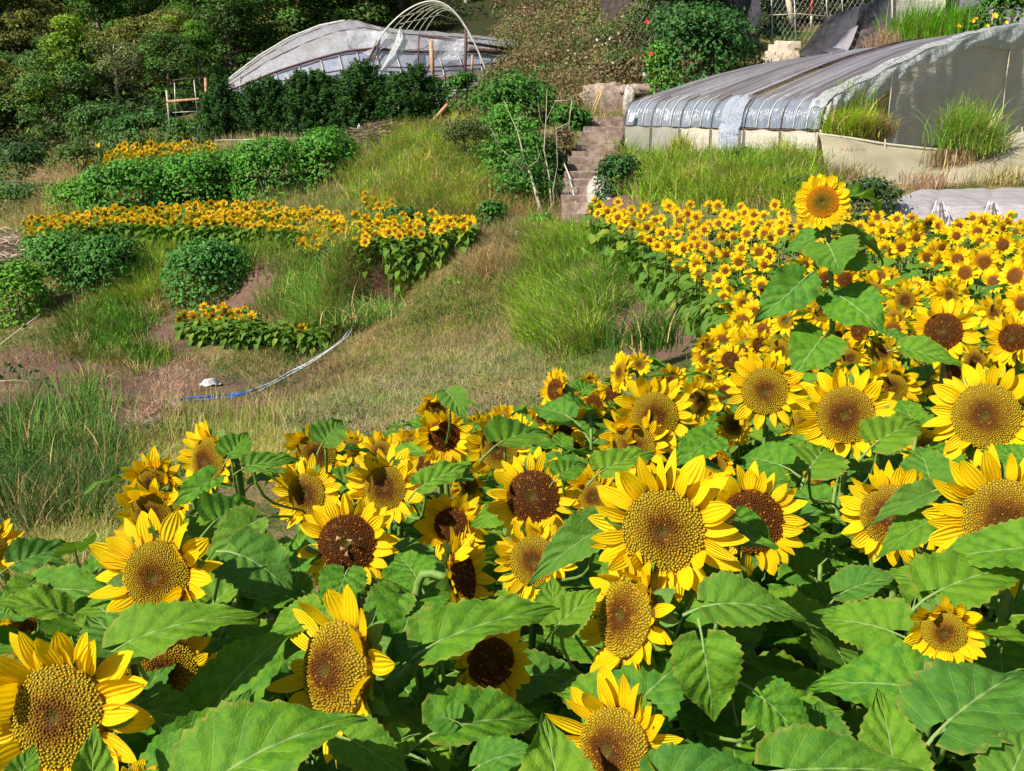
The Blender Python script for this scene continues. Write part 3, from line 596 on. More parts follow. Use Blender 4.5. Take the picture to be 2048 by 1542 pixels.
# broad leaves in front of and between the nearest blooms: plant index, base, tip, depths, width ratio, roll
HERO = [
 (1,262,1282,478,1182,1.72,1.75,.75,-8),(1,258,1300,176,1212,1.74,1.85,1.25,10),(1,425,1420,548,1232,1.74,1.8,.9,-5),(1,440,1470,500,1375,1.66,1.72,1.0,5),
 (0,430,1560,678,1372,1.42,1.5,1.0,-10),(0,365,1520,615,1385,1.5,1.6,.7,12),(0,185,1600,178,1452,1.36,1.40,.9,0),(0,330,1560,520,1440,1.45,1.5,1.0,0),(0,40,1560,60,1480,1.4,1.45,1.0,0),
 (42,880,1282,1108,1175,1.85,1.92,.72,-10),(42,868,1300,768,1262,1.86,1.88,1.1,5),(42,900,1455,1095,1400,1.72,1.78,.95,-8),(42,905,1440,845,1420,1.72,1.74,1.6,0),(42,800,1480,705,1530,1.7,1.66,1.0,0),
 (43,1125,1640,1098,1425,1.40,1.48,1.05,0),(43,1255,1430,1370,1285,1.82,1.90,1.15,-5),(43,1235,1410,1085,1345,1.86,1.94,1.0,10),(43,1340,1560,1590,1530,1.5,1.5,.7,0),(43,960,1530,1050,1480,1.55,1.5,.9,0),
 (25,1408,1300,1428,1450,1.72,1.66,1.15,0),(25,1530,1400,1640,1502,1.72,1.66,1.1,8),(25,1438,1208,1612,1195,1.85,1.84,1.05,-5),(25,1120,1245,1200,1170,2.0,2.05,1.1,0),
 (41,1830,1375,1632,1342,1.62,1.66,1.0,0),(41,1850,1385,1985,1330,1.62,1.68,1.0,0),(41,1790,1560,1770,1378,1.45,1.52,1.05,0),(41,1900,1440,2060,1300,1.5,1.6,1.05,-5),(41,1580,1540,1860,1525,1.42,1.42,.8,0),(41,2020,1560,2060,1430,1.38,1.44,1.2,0),
 (40,1885,1178,2062,1095,1.9,1.95,1.0,-6),(40,2060,1095,1870,1110,1.95,1.98,1.0,8),(40,1850,1175,1780,1125,1.95,2.02,.9,0),(40,1780,1262,1640,1215,1.82,1.9,1.15,0),(40,2075,1040,1975,1006,2.25,2.30,1.1,0),
 (23,1375,1215,1458,1074,2.0,2.15,1.05,-8),(23,1350,1195,1306,1118,2.1,2.22,.8,0),(23,1360,1225,1285,1205,2.02,2.05,1.1,0),(24,1482,1040,1560,1088,2.22,2.18,.75,0),
 (39,1860,985,1735,1032,2.25,2.2,.55,0),(39,1862,1040,1762,1085,2.22,2.15,.8,0),(39,1720,1250,1640,1205,1.95,1.98,1.0,0),
 (21,1192,1062,1055,1138,2.18,2.1,.75,-10),(21,1105,1230,1100,1148,2.05,2.1,1.2,0),(27,1215,935,1312,885,2.55,2.62,.9,-10),(10,650,878,688,826,2.9,3.0,1.1,0),(6,462,905,500,856,3.0,3.1,1.1,0),
 (12,850,968,938,915,2.6,2.66,.9,-5),(11,505,930,600,905,2.85,2.9,.7,0),(11,420,960,340,1005,2.8,2.7,.8,0),(3,440,1035,520,980,2.35,2.5,1.0,0),(3,480,1110,600,1160,2.2,2.15,1.3,0),(3,500,1050,400,1120,2.3,2.2,1.0,0),
 (13,690,1150,665,1210,2.2,2.1,1.3,0),(13,600,1180,540,1130,2.25,2.3,.9,0),(9,215,1230,170,1180,2.1,2.2,1.1,0),(7,45,1120,155,1075,2.5,2.6,.8,0),(7,60,1170,5,1225,2.3,2.2,1.1,0),(8,70,1180,230,1165,2.3,2.25,.7,0),
 (13,790,1200,720,1260,2.1,2.0,1.2,0),(15,830,1150,790,1090,2.25,2.35,1.1,0),(22,1125,945,1180,905,2.7,2.8,.8,0),(34,1620,935,1660,870,2.75,2.9,1.4,0),(34,1760,880,1850,820,2.9,3.0,1.0,0),(33,1560,930,1470,900,2.7,2.8,1.3,0),
 (36,1860,960,1840,880,2.6,2.7,1.4,0),(32,1420,880,1350,920,2.75,2.65,1.0,0),(36,2050,920,1960,900,2.6,2.65,1.1,0),(17,900,790,930,832,3.4,3.3,1.0,0),(16,1010,880,1110,830,2.9,3.1,.8,0),(28,1130,830,1060,800,3.4,3.5,1.0,0),
 (38,2040,880,1990,720,3.2,3.3,.5,0),(37,1820,700,1930,720,3.9,3.8,.7,0),(2,730,1250,790,1300,1.9,1.85,1.2,0),(2,700,1480,830,1540,1.6,1.55,1.0,0),(2,620,1230,520,1260,1.95,1.95,1.0,0)]
for (ix, bu, bv, tu, tv, da, db, W_r, ro) in HERO:
    rt, hp, n, pts, g0 = ROOTS[ix]; hero_leaf(rt, g0, bu, bv, tu, tv, da, db, W_r, ro)
    A0 = P(bu, bv, da)-g0
    j = min(range(2, len(pts)-6), key=lambda q: abs(pts[q].z-g0.z-A0.z+.34)); S = pts[j]-g0
    if (S-A0).length < .9: V, Fs = tube(bez(S, S*.6+A0*.4+Vector((0, 0, .02)), A0+Vector((0, .02, -.2)), A0, 9), .0045, 6); obj('leaf_stalk', Acc().add(V, Fs).mesh('leaf_stalk', M_STEM), rt)
# more small blooms filling the upper part of the near bed
EX = [(962,858,70),(1032,868,78),(1150,905,80),(1188,806,66),(1150,800,60),(1222,790,62),(1450,790,70),(1468,850,76),(1380,850,70),(1560,700,74),(1610,745,66),(1720,660,78),(1765,705,70),(1838,760,84),(1900,745,78),(1950,720,74),(2010,745,80),(1850,900,96),(1905,925,90),(1640,960,70),
      (760,905,86),(705,895,74),(850,930,84),(1340,905,84),(1560,930,80),(1600,700,60),(1520,690,60),(1790,640,70),(1990,625,74),(1460,880,66),(1085,905,76),(920,905,80),(1810,600,66),(1745,580,62),(1690,560,60),(1900,590,66),(1570,640,62),(1655,560,58),(575,945,80),(350,990,80)]
for q, (u, v, D) in enumerate(EX):
    pos = 'upper middle' if u < 1100 else ('upper centre' if u < 1500 else 'upper right')
    r_ = near_flower(u, v, D, random.uniform(-40, 10), random.uniform(-18, 6), random.choice([.48, .52, .56]), random.choice(['n', 'n', 'b']), 'smaller sunflower filling in between larger blooms in the %s part of the near bed' % pos, npet=24, leaves=6, pe=random.uniform(0, .3), group='small filler blooms of the near bed, '+pos)
    ROOTS.append(r_)
# ---------------------------------------------------------------- plants with no open bloom between them
def nearblock(x, y):
    """inside the near bed?"""
    poly = [(-2.6, .7), (-1.75, 2.2), (-1.15, 3.3), (-.75, 3.7), (-.2, 3.95), (.15, 4.4), (.6, 5.4), (1.5, 6.3), (9, 6.3), (9, .7)]
    return inpoly(np.array([x]), np.array([y]), poly)[0]
taken = [(r[0].location.x, r[0].location.y) for r in ROOTS]
cnt = 0; rr_ = random.Random(5)
for t_ in range(4000):
    if cnt >= 240: break
    y = .85+5.2*rr_.random()**1.2; x = rr_.uniform(-1, 1)*(.62*y+.9)
    if not nearblock(x, y): continue
    mind = (.26+.02*y) if cnt < 55 else (.17+.015*y)
    if any((x-a)**2+(y-b_)**2 < mind**2 for a, b_ in taken): continue
    taken.append((x, y)); cnt += 1
    g0 = Vector((x, y, gzf(x, y))); top = (rr_.uniform(.86, 1.08) if cnt < 55 else rr_.uniform(.55, .98))-(.10 if y < 1.4 else 0)
    zn = ('in the front leaves at the bottom' if y < 2.0 else 'among the big near blooms' if y < 3.2 else 'among the smaller blooms farther back')+(', on the left' if x < -.12*y else ', on the right' if x > .2*y else ', in the middle'); zn = ('taller ' if cnt <= 55 else 'low ')+'sunflower plant without a bloom '+zn
    root = empty('sunflower_plant', g0, zn, 'sunflower plant', 'bloomless plants: '+zn)
    lean = Vector((rr_.uniform(-.08, .08), rr_.uniform(-.08, .08), 0)); pts = bez(Vector(), Vector((0, 0, top*.4)), lean*.5+Vector((0, 0, top*.7)), lean+Vector((0, 0, top)), 9)
    V, Fs = tube(pts, [.012-.0006*k for k in range(9)], 6); obj('stem', Acc().add(V, Fs).mesh('stem', M_STEM), root)
    az = rr_.uniform(0, 6)
    for k in range(9):
        f = 1-.62*(k/8)**1.2; az += 2.399963; p = pts[min(8, int(f*8))]
        obj('leaf', rr_.choice(LEAF_N), root, leafM(p, az, R(28-k*6+rr_.uniform(-12, 12)), (.15, .20, .23, .24, .24, .24, .23, .21, .20)[k]*rr_.uniform(.88, 1.15), R(rr_.uniform(-25, 25))))
# ---------------------------------------------------------------- the far part of the sunflower field
def far_plant(g0, hp, n, D, group, label, nl, leaf_L=.2, low=False):
    root = empty('sunflower', g0, label, 'sunflower', group)
    stem_part(root, g0, hp, n, .012, .009, 5, .05)
    a, b_ = random.choice(FHM); M = Matrix.Translation(hp-g0) @ frame(n, random.uniform(0, 6)) @ Matrix.Scale(D/2, 4)
    h = obj('flower_head', a, root, M); obj('disc', b_, h)
    az = random.uniform(0, 6); H_ = hp.z-g0.z
    for k in range(nl):
        f = .93-(.8 if low else .4)*k/max(nl-1, 1); az += 2.399963; p = (hp-g0)*f; p = Vector((p.x, p.y, H_*f)); 
        obj('leaf', random.choice(LEAF_M), root, leafM(p, az, R(random.uniform(-10, 20)-k*(8 if low else 8)), leaf_L*random.uniform(.8, 1.15), R(random.uniform(-20, 20))))
EDGE = [(1182,402,20.6),(1240,440,18.2),(1300,470,16.4),(1360,515,14.6),(1420,560,12.6),(1475,610,10.6),(1500,650,9.2),(1440,700,8.0),(1380,720,7.0)]
EP = [P(*e) for e in EDGE]; ex = [p.x for p in EP]; ey = [p.y for p in EP]; ez = [p.z for p in EP]
def edge_x(y): return float(np.interp(y, ey[::-1], ex[::-1]))
def head_z(x, y):
    ze = float(np.interp(y, ey[::-1], ez[::-1])); zr = float(np.interp(y, [5, 9, 14, 18, 22], [1.35, 1.12, 1.0, .95, 1.0])); t = min(1, max(0, (x-edge_x(y))/2.2)); return ze*(1-t)+zr*t
BACK_X = [0, 2.0, 5.5, 7.2, 12]; BACK_Y = [21.4, 20.6, 18.6, 16.6, 16.2]
cand = []; rr_ = random.Random(11)
# row along the left edge first, then a jittered fill
y = 7.4
while y < 20.6:
    cand.append((edge_x(y)+rr_.uniform(-.06, .1), y, 2)); y += rr_.uniform(.22, .34)
base_n = len(cand)
for t_ in range(20000):
    y = 6.2+15.2*rr_.random()**.9; x = rr_.uniform(.5, 11.5)
    if x < edge_x(y)+.15 or y > np.interp(x, BACK_X, BACK_Y) or x > .56*y+.8 or y < 6.2: continue
    if any((x-a)**2+(y-b_)**2 < .36**2 for a, b_, _ in cand): continue
    cand.append((x, y, 1 if x < edge_x(y)+1.0 else 0))
print('far field plants', len(cand))
cand.sort(key=lambda c: (0 if c[2] == 2 else 1, c[1]))
ind = cand[:min(len(cand), 318-len(NEAR)-len(EX)-1)]; rest = cand[len(ind):]
GL = [('small sunflower edging the far field by the path', 'sunflowers edging the far field by the path'),
      ('crowded sunflower in the nearer half of the far field', 'sunflowers in the nearer half of the far field'),
      ('small crowded sunflower in the farther half of the field', 'sunflowers in the farther half of the field')]
def headdir(r, yaw=-8, s=24):
    return R(yaw-6+r.gauss(0, s*.9)), R(r.gauss(10, 14))
STUFF = []
for (x, y, e) in ind:
    g0 = Vector((x, y, gzf(x, y)-.02)); hz = head_z(x, y)+rr_.uniform(-.13, .10); hz = max(hz, g0.z+.45)
    a_, p_ = headdir(rr_); n = Vector((math.sin(a_)*math.cos(p_), -math.cos(a_)*math.cos(p_), math.sin(p_)))
    D = rr_.choice([.19, .21, .23, .24, .26]); gi = 0 if e == 2 else (1 if y < 12.5 else 2)
    uu = 1024+F*x/(y*cp-(hz-CZ)*sp)*1.0; tall = 'left of the tall stem' if uu < 1600 else ('around the tall stem' if uu < 1720 else ('before the white tunnel' if uu > 1760 and y > 12.5 else 'right of the tall stem'))
    if gi == 0: lb_ = GL[0][0]+(', low end' if y < 11 else (', middle stretch' if y < 16 else ', end nearest the steps'))
    else: lb_ = GL[gi][0].replace('crowded ', '')+', '+tall
    far_plant(g0, Vector((x+n.x*.06, y+n.y*.06, hz)), n, D, lb_, lb_, 11 if e == 2 else (8 if e == 1 else 5), .21, e >= 1)
for (x, y, e) in rest: STUFF.append((x, y, head_z(x, y)+rr_.uniform(-.14, .10), rr_.choice([.20, .22, .24, .26]), 5, 0))
# ---------------------------------------------------------------- terraces on the left: far smaller in the photo, joined
def row(poly, n, mind, D=.26, leaves=8, hgt=None, bloom=1.):
    """poly: head positions (u, v, d) corners of a quad strip: list of (u, vtop, dtop, vbot, dbot)"""
    out = []; rr = random.Random(len(STUFF)); tries = 0
    us = [p[0] for p in poly]
    while len(out) < n and tries < n*40:
        tries += 1; u = rr.uniform(us[0], us[-1]); t = rr.random()
        v = np.interp(u, us, [p[1] for p in poly])*(1-t)+np.interp(u, us, [p[3] for p in poly])*t
        d = np.interp(u, us, [p[2] for p in poly])*(1-t)+np.interp(u, us, [p[4] for p in poly])*t
        p = P(u, v, d)
        if any((p.x-a.x)**2+(p.y-a.y)**2 < mind**2 for a in out): continue
        out.append(p); STUFF.append((p.x, p.y, p.z+rr.uniform(-.07, .07), D*rr.uniform(.85, 1.1), leaves, hgt, rr.random() < bloom))
row([(48,438,29.,468,27.6),(150,426,29.,450,27.6),(250,415,29,445,27.4),(350,410,28.8,445,27.),(430,405,28.4,450,26.),(560,410,28,460,25.2),(684,425,27.4,475,24.6)], 225, .225, .235, 17)
row([(600,470,25.4,490,24.4),(640,460,25.4,500,23.8),(685,450,25.,480,23.6)], 44, .2, .235)
row([(664,440,25.2,500,22.9),(720,432,25,482,22.4),(790,430,24.6,470,22.2),(870,430,24.2,462,22.),(945,438,23.6,460,22.)], 70, .25, .245, 18)
row([(728,392,27.4,404,26.4),(770,388,27.4,425,25.4),(803,392,27.2,400,26.6)], 24, .22, .23)
row([(210,308,35.,330,34.),(240,293,35.5,322,34.),(300,285,36,314,34.4),(430,286,36,304,34.8)], 64, .24, .25)
row([(356,632,22.9,640,22.7),(400,612,23.2,648,22.6),(450,612,23.2,640,22.6),(505,622,23.2,634,22.7)], 20, .2, .25, 15)
row([(380,640,22.7,655,22.3),(520,640,22.6,656,22.),(660,644,21.9,662,21.5)], 66, .19, .2, 16, None, .03)
acc = Acc(); rr = np.random.RandomState(3); r2 = random.Random(3)
for it in STUFF:
    x, y, hz, D, nl, _ = it[:6]; bloom = it[6] if len(it) > 6 else True
    gz_ = gzf(x, y); gz_ = min(gz_, hz-.5); gz_ = max(gz_, hz-1.4)
    a_, p_ = headdir(r2, (2 if y > 21.9 else -8)+math.degrees(math.atan2(-x, y)), 13); n = Vector((math.sin(a_)*math.cos(p_), -math.cos(a_)*math.cos(p_), math.sin(p_))); hp = Vector((x, y, hz))
    if bloom:
        M = np.array(Matrix.Translation(hp) @ frame(n, r2.uniform(0, 6)) @ Matrix.Scale(D/2, 4)); a, b_ = r2.choice(FT)
        for src, mi in ((a, None), (b_, 2)):
            o = 0
            for V, L in zip(src.V, src.L):
                nV = len(V); fs = [(f-o, m) for f, m in src.Fs if f.min() >= o and f.max() < o+nV]
                for f, m in fs: pass
                acc.add(V@M[:3, :3].T+M[:3, 3], [f for f, m in fs], (fs[0][1] if fs else 0) if mi is None else mi, L); o += nV
    V, Fs = tube([(x, y, gz_), (x, y, hz-.02)], [.012, .009], 3, False); acc.add(V, Fs, 3)
    az = r2.uniform(0, 6)
    for k in range(nl):
        f = .92-.75*k/max(1, nl-1); az += 2.399963; T = r2.choice(LEAF_T)
        M = np.array(leafM(Vector((x, y, gz_+(hz-gz_)*f)), az, R(r2.uniform(-15, 15)-k*5), (.21 if bloom else .19)*r2.uniform(.8, 1.1), R(r2.uniform(-20, 20)), .3))
        L = T[2].copy(); L[:, 2] = r2.random(); acc.add(T[0]@M[:3, :3].T+M[:3, 3], T[1], 4, L)
print('stuff flowers', len(STUFF))
o = obj('sunflowers', acc.mesh('sunflowers', [M_PETALF, M_BRACT, M_DISCF, M_STEM, M_LEAFF])); tag(o, 'rows of small orange yellow sunflowers on the terraces and at the back of the field', kind='stuff')
# ---------------------------------------------------------------- foliage generators
def rhombi(C, N, S, col, acc, asp=.62, fold=.18, mi=0):
    """leaf-sized folded rhombi: centres, normals, sizes"""
    n = len(C); t = rng.normal(size=(n, 3)); N = N/np.linalg.norm(N, axis=1, keepdims=True)
    t -= N*(t*N).sum(1, keepdims=True); t /= np.linalg.norm(t, axis=1, keepdims=True); b_ = np.cross(N, t); S = S[:, None]
    V = np.stack([C-t*S*.5, C+b_*S*asp*.5-N*S*fold, C+t*S*.6-N*S*.1, C-b_*S*asp*.5-N*S*fold], 1).reshape(-1, 3)
    o = (np.arange(n)*4)[:, None]; acc.add(V, [np.concatenate([o+[[0, 1, 2]], o+[[0, 2, 3]]])], mi, None, np.repeat(col, 4, 0)); return acc
def cols(n, base, var=.25, alt=None, altp=.0):
    base = np.array(base); c = base[None]*(1+rng.uniform(-var, var, (n, 1)))*(1+rng.uniform(-.12, .12, (n, 3)))
    if alt is not None: m = rng.random(n) < altp; c[m] = np.array(alt)*(1+rng.uniform(-var, var, (m.sum(), 1)))
    return c
def lobes(rx, ry, rz, k, seed, sz=.45):
    r = np.random.default_rng(seed); out = []
    for _ in range(k):
        d = r.normal(size=3); d /= np.linalg.norm(d); d[2] = abs(d[2])*1.0-.15
        out.append((d*np.array([rx, ry, rz])*r.uniform(.35, .72), r.uniform(.7, 1.2)*sz))
    return out
def leafmass(acc, rx, ry, rz, n, S, base, seed, k=14, lsz=.45, alt=None, altp=0., cz=0., up=.35, var=.3, squash=.75):
    r = np.random.default_rng(seed); L = lobes(rx, ry, rz, k, seed, lsz); m = n//len(L); mx = min(rx, ry, rz)
    for c, s in L:
        d = r.normal(size=(m, 3)); d /= np.linalg.norm(d, axis=1, keepdims=True); d[:, 2] = np.where(d[:, 2] < -.35, -d[:, 2], d[:, 2])
        rad = s*max(mx, .6*(rx*ry*rz)**.3333)*(r.random((m, 1))**.35)*(1+.25*r.normal(size=(m, 1))*.6)*1.3; C = c+d*rad*np.array([1.15, 1.15, squash]); C[:, 2] += cz
        N = d+r.normal(size=(m, 3))*.45+np.array([0, 0, up]); tone = r.uniform(.78, 1.22)
        rhombi(C, N, S*r.uniform(.6, 1.25, m), cols(m, np.array(base)*tone, var, alt, altp), acc)
    return acc
def fit(acc):
    return acc
def bush(name, cu, bv, wpx, hpx, d, base, S, n, label, cat='bush', seed=0, alt=None, altp=0., k=16, group=None, yr=.8, bloom=None, parts=True, lsz=.5):
    b0 = P(cu, bv, d); rx = wpx*d/F/2*1.16; rz = hpx*d/F/2*1.2; ry = rx*yr
    g = gzf(b0.x, b0.y+ry*.3); root = empty(name, (b0.x, b0.y+ry*.3, b0.z), label, cat, group)
    a = Acc(); leafmass(a, rx*.92, ry*.9, rz*.92, n, S, base, seed+100, k, lsz, alt, altp, rz)
    # skirt of leaves down to the ground
    r = np.random.default_rng(seed); m = n//4; th = r.uniform(0, 2*math.pi, m); h = r.uniform(-.1, 1., m)*rz; q = (1-.25*(h/rz-.5)**2)*r.uniform(.75, 1., m)
    C = np.stack([np.cos(th)*rx*q, np.sin(th)*ry*q, h], 1); N = np.stack([np.cos(th), np.sin(th), np.full(m, .5)], 1)+r.normal(size=(m, 3))*.4
    rhombi(C, N, S*r.uniform(.6, 1.2, m), cols(m, base, .3, alt, altp), a)
    obj('leaves', a.mesh('leaves', M_FOL, False), root)['kind'] = 'stuff'
    if parts:
        a = Acc()
        for q in range(7):
            th = q*2.4; V, Fs = tube([(0.1*math.cos(th), .1*math.sin(th), min(0, g-b0.z)-.1), (rx*.3*math.cos(th), ry*.3*math.sin(th), rz*.7), (rx*.55*math.cos(th), ry*.55*math.sin(th), rz*1.5)], [.03, .02, .008], 4); a.add(V, Fs)
        obj('branches', a.mesh('branches', M_BARK), root)['kind'] = 'stuff'
    if bloom:
        for (u, v, s, m_) in bloom:
            p = P(u, v, d-ry*.6); V = Acc()
            for q in range(7):
                th = q*.9; pv, pf, pl = petal_tpl(4, 3, q+5, .3); M = np.array(Matrix.Rotation(th, 4, 'Z') @ Matrix.Rotation(-.4, 4, 'Y') @ Matrix.Scale(s, 4)); V.add(pv@M[:3, :3].T, pf, 0)
            f = Vector((random.uniform(-.3, .3), -1, .5))
            obj('flower', V.mesh('flower', m_), root, Matrix.Translation(p-root.location) @ frame(f))
    return root
TONE = [None, None]
def tuftify(pts, k, r_):
    """gather blades into tussocks: most blades spring from a few centres and lean outward"""
    n = len(pts); c = pts[rng.integers(0, n, max(2, n//k))]; who = rng.integers(0, len(c), n); keep = rng.random(n) < .22
    off = rng.normal(size=(n, 2))*r_*(.5+rng.random(len(c))[who]*.9)[:, None]; p = pts.copy(); q = c[who].copy(); q[:, :2] += off; q[:, 2] = gz(q[:, 0], q[:, 1])
    p[~keep] = q[~keep]; tone = rng.uniform(.55, 1.45, len(c))[who]; tone[keep] = 1.; TONE[0] = tone*(.8+.2*rng.random(n)); TONE[1] = ((rng.random(len(c)) < .16)[who]) & ~keep; az = np.arctan2(off[:, 1], off[:, 0])+rng.normal(0, .5, n); az[keep] = rng.uniform(0, 6.28, keep.sum()); return p, az
def grass(name, pts, ht, wd, base, label=None, lean=(0, 0), spread=.5, alt=None, altp=0., var=.3, mat=None, parent=None, cat=None, group=None, seg=3, kind='stuff', htv=.45, tipc=None, tk=0, tr=.12):
    """curved tapering blades rooted at pts (n,3)"""
    n = len(pts); TONE[0] = None; pts, az = tuftify(pts, tk, tr) if tk else (pts, rng.uniform(0, 2*math.pi, n)); n = len(pts); dx = np.cos(az); dy = np.sin(az); h = ht*(1+rng.uniform(-htv, htv, n)); le = np.abs(rng.normal(spread, spread*.5, n))
    dx = dx*le+lean[0]; dy = dy*le+lean[1]; rows = []
    sx_ = -np.sin(az+rng.uniform(-.8, .8, n)); sy = np.cos(az); face_ = rng.random(n) < .6; sx_ = np.where(face_, 1., sx_); sy = np.where(face_, .2, sy)
    for k in range(seg+1):
        t = k/seg; z = h*(t-.42*le*t*t*1.1); hx = dx*h*t**1.9; hy = dy*h*t**1.9; wv = wd*(1-t)**.75*(.7+.3*min(1, t*4))
        c = np.stack([pts[:, 0]+hx, pts[:, 1]+hy, pts[:, 2]+z-.02], 1)
        if k < seg:
            o_ = np.stack([sx_*wv, sy*wv, np.zeros(n)], 1); rows += [c-o_, c+o_]
        else: rows.append(c)
    m = len(rows); V = np.stack(rows, 1).reshape(-1, 3); o_ = (np.arange(n)*m)[:, None]
    Q = np.concatenate([o_+[[2*k, 2*k+1, 2*k+3, 2*k+2]] for k in range(seg-1)]) if seg > 1 else np.zeros((0, 4), int); T = o_+[[2*seg-2, 2*seg-1, 2*seg]]
    c = cols(n, base, var, alt, altp); pt = fbm(pts[:, 0]*1.7+3, pts[:, 1]*1.7, 77); c = c*(.74+.95*pt)[:, None]
    if TONE[0] is not None:
        c = c*TONE[0][:, None]; c[TONE[1]] = np.array(TAN)*rng.uniform(.5, 1., (TONE[1].sum(), 1))
    c[:, 0] *= .8+.5*fbm(pts[:, 0]*.8, pts[:, 1]*.8+9, 55); cc = np.repeat(c[:, None], m, 1)
    tp = np.linspace(0, 1, m)[None, :, None]; cc = cc*(1-tp*.0)+(0 if tipc is None else (np.array(tipc)-cc)*tp**3*.6)
    a = Acc().add(V, [f for f in (Q, T) if len(f)], 0, None, cc.reshape(-1, 3)); ob = obj(name, a.mesh(name, mat or M_GRASS, False), parent)
    if parent is None: tag(ob, label, cat, group, kind)
    elif kind: ob['kind'] = kind
    return ob
def pix(poly, n):
    poly = np.array(poly, float); lo = poly.min(0); hi = poly.max(0); out = []
    tot = 0
    while tot < n:
        q = rng.uniform(lo, hi, (n*2, 2)); q = q[inpoly(q[:, 0], q[:, 1], [tuple(p) for p in poly])]; out.append(q); tot += len(q)
    q = np.concatenate(out)[:n]; q = q+rng.normal(0, 9, q.shape); h = hit(q[:, 0], q[:, 1]); h = h[~np.isnan(h[:, 1])]
    return h+np.stack([rng.normal(0, .05, len(h)), rng.normal(0, .08, len(h)), np.zeros(len(h))], 1)
def onground(p): p = p.copy(); p[:, 2] = gz(p[:, 0], p[:, 1]); return p
def clump(p, keep, s=1., seed=0):
    """thin points by noise so cover is patchy"""
    f = fbm(p[:, 0]*s, p[:, 1]*s, seed); return p[f > keep]
G1 = (.13, .29, .022); G2 = (.25, .42, .03); GD = (.045, .12, .012); TAN = (.52, .42, .18); PURP = (.26, .185, .12); YG = (.22, .27, .03); OL = (.10, .13, .02)
# long green grass drooping down the banks
for poly, n, h, c, alt, ap, ln in [
  ([(690,310),(800,250),(900,235),(1000,240),(985,440),(900,435),(690,400)], 16000, .55, (.24, .40, .03), TAN, .3, (0, -.35)),
  ([(480,510),(560,470),(640,480),(720,540),(715,620),(640,660),(540,620),(470,590)], 9000, .55, (.19, .36, .05), TAN, .15, (.1, -.4)),
  ([(1060,455),(1180,480),(1205,530),(1215,590),(1195,680),(1150,710),(1050,690),(1060,560)], 15000, .5, G2, (.38, .36, .13), .18, (-.15, -.35)),
  ([(1100,470),(1190,480),(1260,540),(1230,580),(1130,560)], 3500, .4, (.10, .28, .02), None, 0, (-.1, -.2)),
  ([(1130,520),(1210,570),(1205,640),(1150,640)], 4000, .42, (.06, .17, .03), TAN, .1, (0, -.3)),
  ([(130,650),(220,608),(330,640),(355,700),(240,790),(220,850),(160,830),(130,730)], 12000, .42, (.08, .21, .02), (.18, .28, .03), .25, (0, -.3)),
  ([(1215,320),(1640,325),(1650,402),(1215,410)], 14000, .55, G2, TAN, .15, (0, -.25)),
  ([(255,480),(340,475),(350,600),(240,610)], 4500, .45, G2, TAN, .1, (0, -.3)),
  ([(140,560),(480,560),(500,620),(150,620)], 5000, .22, YG, TAN, .25, (0, -.2)),
  ([(380,560),(480,520),(490,590),(400,600)], 2500, .35, G1, TAN, .1, (0, -.3)),
  ([(100,340),(300,300),(400,350),(150,420),(60,440)], 4500, .5, YG, TAN, .4, (0, -.25)),
  ([(690,260),(880,255),(900,300),(760,300)], 2500, .4, G2, TAN, .1, (0, -.2)),
  ([(230,300),(300,270),(320,300),(250,330)], 1500, .5, G1, TAN, .3, (0, -.2))]:
    p = pix(poly, n); p = p[rng.random(len(p)) > soilmask(p[:, 0], p[:, 1])*1.5]; grass('tall_grass', p, h, .012, c, 'long bright green grass hanging down the terrace banks', ln, .5, alt, ap, seg=3, tk=70, tr=.2)
grass('grass', pix([(1270,560),(1330,600),(1330,680),(1290,700),(1280,640)], 250), .3, .009, G1, 'darker green tuft grass beside the dirt path', (0, -.1), .5, tk=60)
# dry lawn
p = pix([(690,690),(830,640),(1060,640),(1100,700),(1220,740),(1120,800),(820,900),(560,920),(430,930),(470,880),(600,790)], 52000)
f = fbm(p[:, 0]*.5, p[:, 1]*.5, 9)+rng.normal(0, .06, len(p))
grass('dry_grass', p[f < .47], .13, .0055, (.27, .195, .11), 'short dry tan and purplish grass on the open slope', (0, -.05), .8, (.30, .28, .10), .4, seg=2, htv=.6)
grass('short_grass', p[f >= .41], .11, .006, (.15, .24, .035), 'short olive green grass patches on the open slope', (0, -.05), .8, (.30, .25, .1), .35, seg=2, htv=.6)
grass('short_grass', pix([(560,830),(820,700),(1090,640),(1090,800),(850,900),(560,900)], 9000), .16, .004, (.38, .32, .20), 'sparse pale seed stalks over the dry slope', (0, 0), .4, seg=2)
# olive short grass left of the bed, running up to the hose
p = pix([(300,850),(450,860),(600,880),(500,960),(280,940),(240,1010),(180,1130),(60,1200),(0,1120),(0,1060),(200,960)], 30000)
grass('short_grass', clump(p, .3, 1.5), .17, .0038, (.20, .28, .03), 'short yellowish green grass beside the sunflower bed', (0, 0), .7, (.42, .34, .15), .35, seg=2, htv=.6, tk=30, tr=.1)
p = pix([(0,800),(150,830),(240,910),(260,980),(160,1080),(0,1090)], 9000); p = p[rng.random(len(p)) > soilmask(p[:, 0], p[:, 1])*1.5]
grass('tall_weeds', clump(p, .38, 1.2, 4), .34, .005, (.045, .115, .016), 'dark green tangled weeds on the left below the bare bank', (.02, -.05), .45, (.25, .21, .08), .15, htv=.6, tk=60, tr=.16)
p = pix([(20,760),(240,800),(260,900),(40,980)], 260)
grass('tall_weeds', p, .55, .008, (.09, .20, .03), 'tall green weed blades on the left', (0, 0), .35, htv=.5)
p = pix([(300,800),(620,800),(600,890),(330,900)], 900)
grass('tall_weeds', p, .3, .005, (.20, .26, .05), 'yellow green weed stalks before the bare bank', (0, 0), .3, TAN, .3, htv=.6)
